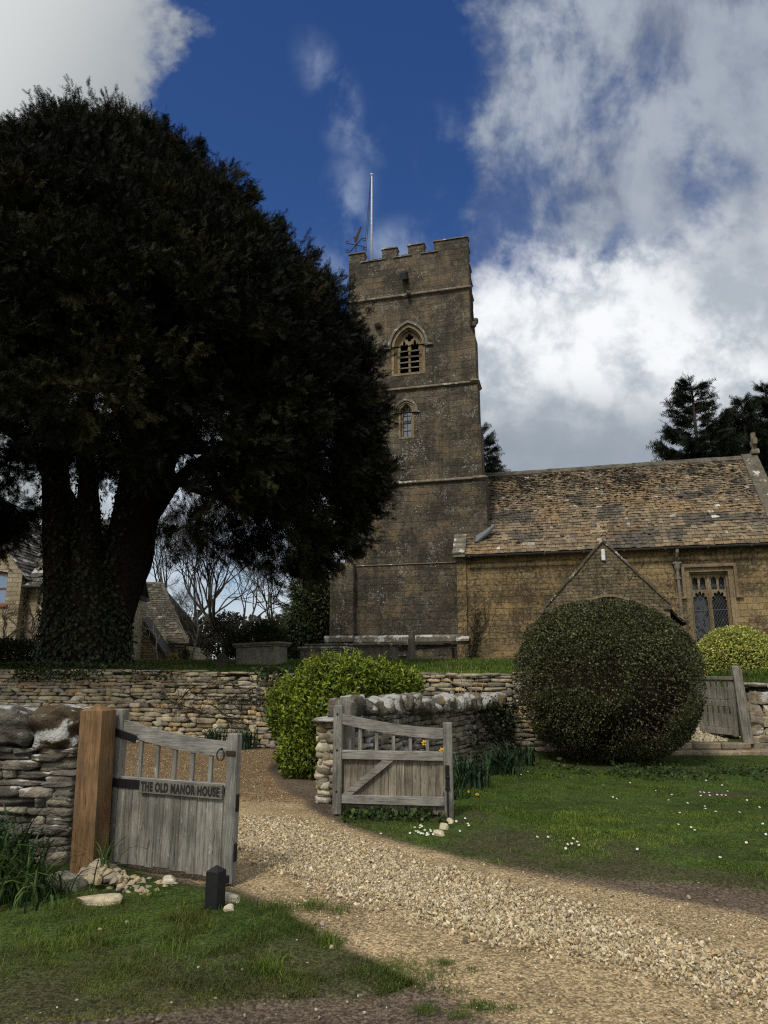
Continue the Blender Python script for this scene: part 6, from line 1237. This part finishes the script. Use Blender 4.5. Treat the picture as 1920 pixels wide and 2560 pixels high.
rock('boulder', *g_(571, 2285), .025, (.038, .03, .032), .4, (.66, .57, .40), 'small cream stone in the bare soil by the marker post', None, 4)
for (u_, v_, r_, lab) in [(1124, 2062, .05, 'upright cream stone under the latch stile of the braced gate'), (1110, 2078, .06, 'flat cream stone between two others by the braced gate'), (1098, 2094, .052, 'round cream stone nearest the driveway by the daisies')]:
    rock('edging_stone', *g_(u_, v_), r_*.5, (r_*1.1, r_*.8, r_*.8), R.uniform(0, 3), (.58, .50, .33), lab, None, 4)
rub = None
for i in range(210):
    t = R.random(); u_ = 205+225*t**1.1+R.normal()*14; v_ = 2188+42*R.random()+t*18; hgt = .12*max(0, 1-abs(u_-258)/70)
    x, y = G(u_, v_); r_ = R.uniform(.011, .034)*(1.2-.5*t)
    if i < 6 or rub is None:
        o = rock('rubble_stone', x, y, 0, (1.3, .85, .75), 0, (.52, .42, .26) if i % 2 else (.40, .34, .25), 'broken cream stone in the rubble heap under the named gate', 'rubble stones by the new post', 3, 3.8, .26); rub = (rub or [])+[o]
    else: o = rub[i % 6].copy(); COL.objects.link(o)
    o.scale = (r_, r_, r_); o.location = (x, y, hgt*R.random()**.5+r_*.35); o.rotation_euler = tuple(R.uniform(-.6, .6, 2))+(R.uniform(0, 6.28),)
# dead twigs trailing over the retaining wall
mb = MB(); rgv = np.random.default_rng(4)
def trail(p, d, l, r, lv, face):
    pts = [np.array(p, float)]; d = np.array(d, float)
    for i in range(5): d = d+rgv.normal(size=3)*.35; d[1] = 0; d /= np.linalg.norm(d); q = pts[-1]+d*l/5; q[1] = ywall(q[0])-.05+rgv.normal()*.02; pts.append(q)
    mb.tube(pts, np.linspace(r, r*.5, 6), 4, (.05, .038, .028), False)
    n_ = 14; t = rgv.random(n_)*4.9; i = t.astype(int); pos = np.array([pts[a]+(pts[a+1]-pts[a])*(b-a) for a, b in zip(i, t)])+rgv.normal(size=(n_, 3))*.05; leafy(mb, pos, np.tile((0, -1, .3), (n_, 1)), R.uniform(.02, .05, n_), pal(n_, [(.03, .025, .014), (.035, .04, .016)], None, .2), .4, .6)
    if lv < 2:
        for k in range(3): trail(pts[1+k], d+rgv.normal(size=3)*.8, l*.6, r*.65, lv+1, face)
for (x_, z_, dx_) in [(-5.4, 1.45, 1), (-4.3, 1.3, -1), (-3.4, 1.35, 1), (-4.9, .95, 1), (-3.9, .9, 1), (-4.4, 1.15, 1), (-2.9, 1.25, -1), (-3.2, 1.0, 1)]: trail((x_, ywall(x_), z_), (dx_, 0, -.1), 1.0, .013, 0, 0)
tag(mb.build('wall_bramble', M['leaf'], None, True), 'thin dark brambles clinging across the face of the retaining wall', 'climber')
mb = MB()
for k in range(9): x_ = 1.85+R.normal()*.22; mb.tube([(x_, 15.1, .75), (x_+R.normal()*.05, 15.12, 1.2), (x_+R.normal()*.14, 15.15, 1.55+R.random()*.35)], [.008, .006, .003], 4, (.36, .29, .2), False)
tag(mb.build('dry_stems', M['bark'], None, True), 'pale dry plant stems standing against the retaining wall', 'plant')
mb = MB(); N = 2600; f = R.random(N); pos = np.c_[1.35+1.35*f+R.normal(size=N)*.14, 13.35+2.0*f+R.normal(size=N)*.12, R.uniform(.25, 1.12, N)]; k = fbm(pos[:, 0]*2.5, pos[:, 2]*2.5, 8) > .44; pos = pos[k]; N = len(pos)
leafy(mb, pos, np.tile((.5, -.7, .4), (N, 1)), R.uniform(.04, .08, N), pal(N, DG, None, .2), .5, .8); tag(mb.build('wall_ivy', M['leaf'], None, True), 'patch of dark ivy on the far end of the old wall', 'ivy')
# low weeds in the shade under the ball bush and the gate
mb = MB(); N = 5200; x = np.concatenate([R.normal(size=3600)*1.0+4.3, R.uniform(-.45, .8, 1600)]); y = np.concatenate([R.normal(size=3600)*.45+12.0, 8.5+R.normal(size=1600)*.16]); k = fbm(x*2.5, y*2.5, 23) > .47; x = x[k]; y = y[k]; N = len(x)
leafy(mb, np.c_[x, y, R.uniform(.02, .09, N)], np.tile((0, -.2, 1.), (N, 1)), R.uniform(.03, .06, N), pal(N, [(.04, .07, .015), (.06, .09, .02), (.03, .05, .015)], None, .2), .6, .85); tag(mb.build('lawn_weeds', M['leaf'], None, True), 'low broad-leaved weeds in the lawn under bush and gate', 'weeds', kind='stuff')
# ---------------------------------------------------------------- sky, sun, camera
EXPO = .52
world = bpy.data.worlds.new('World'); SC.world = world; world.use_nodes = True; t = NT(world.node_tree)
SUN_EL, SUN_AZ = math.radians(50), math.radians(207)
sky = t.nd('ShaderNodeTexSky', sky_type='NISHITA', sun_disc=False, sun_elevation=SUN_EL, sun_rotation=SUN_AZ, altitude=100.0, air_density=1.0, dust_density=.6, ozone_density=2.0)
dirn = t.nd('ShaderNodeTexCoord').outputs['Generated']
# the cloud map is laid on the sky over the churchyard: gnomonic chart centred 12.7 degrees above north
rot = t.nd('ShaderNodeMapping', {'Vector': dirn, 'Rotation': (-TH, 0, 0)}, vector_type='POINT').outputs[0]
dx, dy, dz_ = t.sep(rot); dyc = t.m('MAXIMUM', dy, .12); U = t.m('DIVIDE', dx, dyc); Vv = t.m('DIVIDE', dz_, dyc)
pu = t.comb(U, Vv, 0.0)
def cU(u): return (u-960)/F
def cV(v): return (1280-v)/F
def blob(u, v, a, b, r):
    x_ = t.m('SUBTRACT', U, cU(u)); y_ = t.m('SUBTRACT', Vv, cV(v)); c, s = math.cos(r), math.sin(r)
    p = t.m('DIVIDE', t.m('ADD', t.m('MULTIPLY', x_, c), t.m('MULTIPLY', y_, s)), a/F); q = t.m('DIVIDE', t.m('SUBTRACT', t.m('MULTIPLY', y_, c), t.m('MULTIPLY', x_, s)), b/F)
    return t.rng(t.m('SQRT', t.m('ADD', t.m('MULTIPLY', p, p), t.m('MULTIPLY', q, q))), 1.0, .0)
n1 = t.noise(pu, 3.0, 7, .58); n2 = t.noise(pu, 8.0, 8, .6, .15); n3 = t.noise(t.scl(pu, 1.35, .85, 1), 4.6, 8, .6, .25); n4 = t.noise(pu, 1.9, 3, .5)
n5 = t.noise(pu, 24.0, 7, .68, .2); w1 = t.m('ADD', t.m('MULTIPLY', t.m('SUBTRACT', n1, .5), .30), t.m('MULTIPLY', t.m('SUBTRACT', n5, .5), .075)); w2 = t.m('MULTIPLY', t.m('SUBTRACT', n2, .5), .22); ww = t.m('ADD', w1, w2)
# A: pale bank in the upper left
ea = t.m('ADD', U, t.m('MULTIPLY', ww, .8)); ea = t.m('ADD', ea, t.m('MULTIPLY', t.rng(Vv, cV(60), cV(330)), .07))
mA = t.rng(ea, cU(490), cU(375)); cA = t.mix(t.rng(t.m('ADD', t.m('MULTIPLY', U, -1.0), t.m('MULTIPLY', Vv, .6)), .66, 1.0), (.37, .40, .42), (.66, .68, .68))
cA = t.mix(t.m('MULTIPLY', t.rng(n2, .42, .62), t.rng(U, cU(250), cU(420), 0, .55)), cA, (.26, .31, .40))
# B: torn lavender-grey veil on the right
eb = t.m('ADD', U, t.m('MULTIPLY', ww, .45)); mBx = t.rng(eb, cU(1145), cU(1225))
dB = t.rng(t.m('ADD', t.m('ADD', t.m('MULTIPLY', n3, .62), t.m('MULTIPLY', n5, .13)), t.m('ADD', t.m('MULTIPLY', n1, .25), t.rng(U, cU(1300), cU(1650), 0, .07))), .41, .58, .20, 1.0)
hole = t.m('MAXIMUM', blob(1500, 250, 130, 170, .2), t.m('MAXIMUM', blob(1560, 590, 60, 90, -.5), blob(1815, 400, 110, 90, -.6))); dB = t.m('MULTIPLY', dB, t.m('SUBTRACT', 1.0, t.m('MULTIPLY', hole, t.rng(n2, .38, .6, .5, .05))))
lowB = t.rng(t.m('ADD', Vv, t.m('MULTIPLY', ww, .7)), cV(740), cV(610)); mB = t.m('MULTIPLY', t.m('MULTIPLY', mBx, dB), lowB)
cB = t.mix(t.rng(t.m('ADD', t.m('MULTIPLY', n3, .6), t.m('MULTIPLY', n2, .4)), .40, .58), (.155, .19, .275), (.40, .45, .52)); cB = t.mix(t.m('MULTIPLY', t.rng(U, cU(1420), cU(1700)), .35), cB, (.30, .34, .41))
cB = t.mix(t.m('MULTIPLY', t.rng(n4, .45, .62), t.rng(U, cU(1350), cU(1600), .0, .5)), cB, (.42, .46, .52))
# C: bright cumulus rising to the right
line = t.m('ADD', t.m('MULTIPLY', t.m('SUBTRACT', U, cU(1200)), (690-470)/(1900-1200.)), cV(705))
mC = t.rng(t.m('SUBTRACT', t.m('ADD', line, t.m('MULTIPLY', ww, .62)), Vv), -.03, .06); mC = t.m('MULTIPLY', mC, t.rng(U, cU(1010), cU(1100)))
sh = t.m('ADD', t.m('MULTIPLY', n2, .45), t.m('ADD', t.m('MULTIPLY', n1, .4), t.m('MULTIPLY', n5, .15))); lowg = t.rng(Vv, cV(900), cV(1130))
cC = t.mix(t.rng(sh, .41, .55), (.45, .50, .56), (.92, .94, .96)); cC = t.mix(t.m('MULTIPLY', t.m('MULTIPLY', t.rng(U, cU(1480), cU(1850)), t.rng(n4, .42, .58)), .75), cC, (.38, .42, .48)); cC = t.mix(t.m('MULTIPLY', lowg, .92), cC, (.29, .335, .39))
# D: wisps left of and above the tower, whiter sky low down behind it
wis = None
for b_ in [(825, 220, 90, 200, .45), (880, 320, 95, 150, .5), (870, 520, 95, 210, -.1), (960, 620, 240, 100, .2), (1110, 380, 100, 160, .2), (800, 690, 200, 150, 0)]:
    k_ = blob(*b_); wis = k_ if wis is None else t.m('MAXIMUM', wis, k_)
mD = t.m('MULTIPLY', wis, t.rng(t.m('ADD', t.m('MULTIPLY', n3, .5), t.m('MULTIPLY', n2, .5)), .44, .62, 0, .58))
lowL = t.m('MULTIPLY', t.rng(Vv, cV(760), cV(960)), t.rng(t.m('ADD', n1, t.m('MULTIPLY', n2, .4)), .5, .75, .2, .9))
behind = t.rng(dy, .22, .10); gen = t.noise(dirn, 2.2, 6, .6)
base = t.nd('ShaderNodeHueSaturation', {'Saturation': 1.3, 'Value': .66, 'Hue': .515, 'Color': sky.outputs[0]}).outputs[0]
def lay(c, f, col): return t.mix(f, c, t.mix(1.0, col, (7.15, 7.15, 7.15), 'MULTIPLY'))
c = lay(base, mD, (.42, .50, .62)); c = lay(c, lowL, (.62, .68, .74)); c = lay(c, mA, cA); c = lay(c, mB, cB); c = lay(c, mC, cC)
c = lay(c, t.m('MULTIPLY', behind, t.rng(gen, .36, .6)), (.66, .68, .70))
bg = t.nd('ShaderNodeBackground', {'Color': c, 'Strength': .1}); t.nd('ShaderNodeOutputWorld', {'Surface': bg.outputs[0]})
su = bpy.data.lights.new('sun', 'SUN'); su.energy = 1.5; su.angle = math.radians(10); su.color = (1.0, .95, .87); so = bpy.data.objects.new('sun', su); COL.objects.link(so)
sd_ = Vector((math.sin(SUN_AZ)*math.cos(SUN_EL), math.cos(SUN_AZ)*math.cos(SUN_EL), math.sin(SUN_EL))); so.rotation_euler = sd_.to_track_quat('Z', 'Y').to_euler()
cam = bpy.data.cameras.new('camera'); cam.sensor_fit = 'VERTICAL'; cam.sensor_height = 36; cam.lens = 36*F/2560; cam.clip_end = 2000; cam.clip_start = .05
co = bpy.data.objects.new('camera', cam); COL.objects.link(co); co.location = (0, 0, H); co.rotation_euler = (math.pi/2+TH, 0, 0); SC.camera = co
SC.view_settings.view_transform = 'Standard'; SC.view_settings.look = 'None'; SC.view_settings.exposure = EXPO; SC.view_settings.gamma = 1
SC.cycles.use_denoising = False; SC.cycles.filter_width = 1.2; SC.cycles.max_bounces = 6; SC.cycles.diffuse_bounces = 3; SC.cycles.glossy_bounces = 2; SC.cycles.transmission_bounces = 2; SC.cycles.transparent_max_bounces = 4
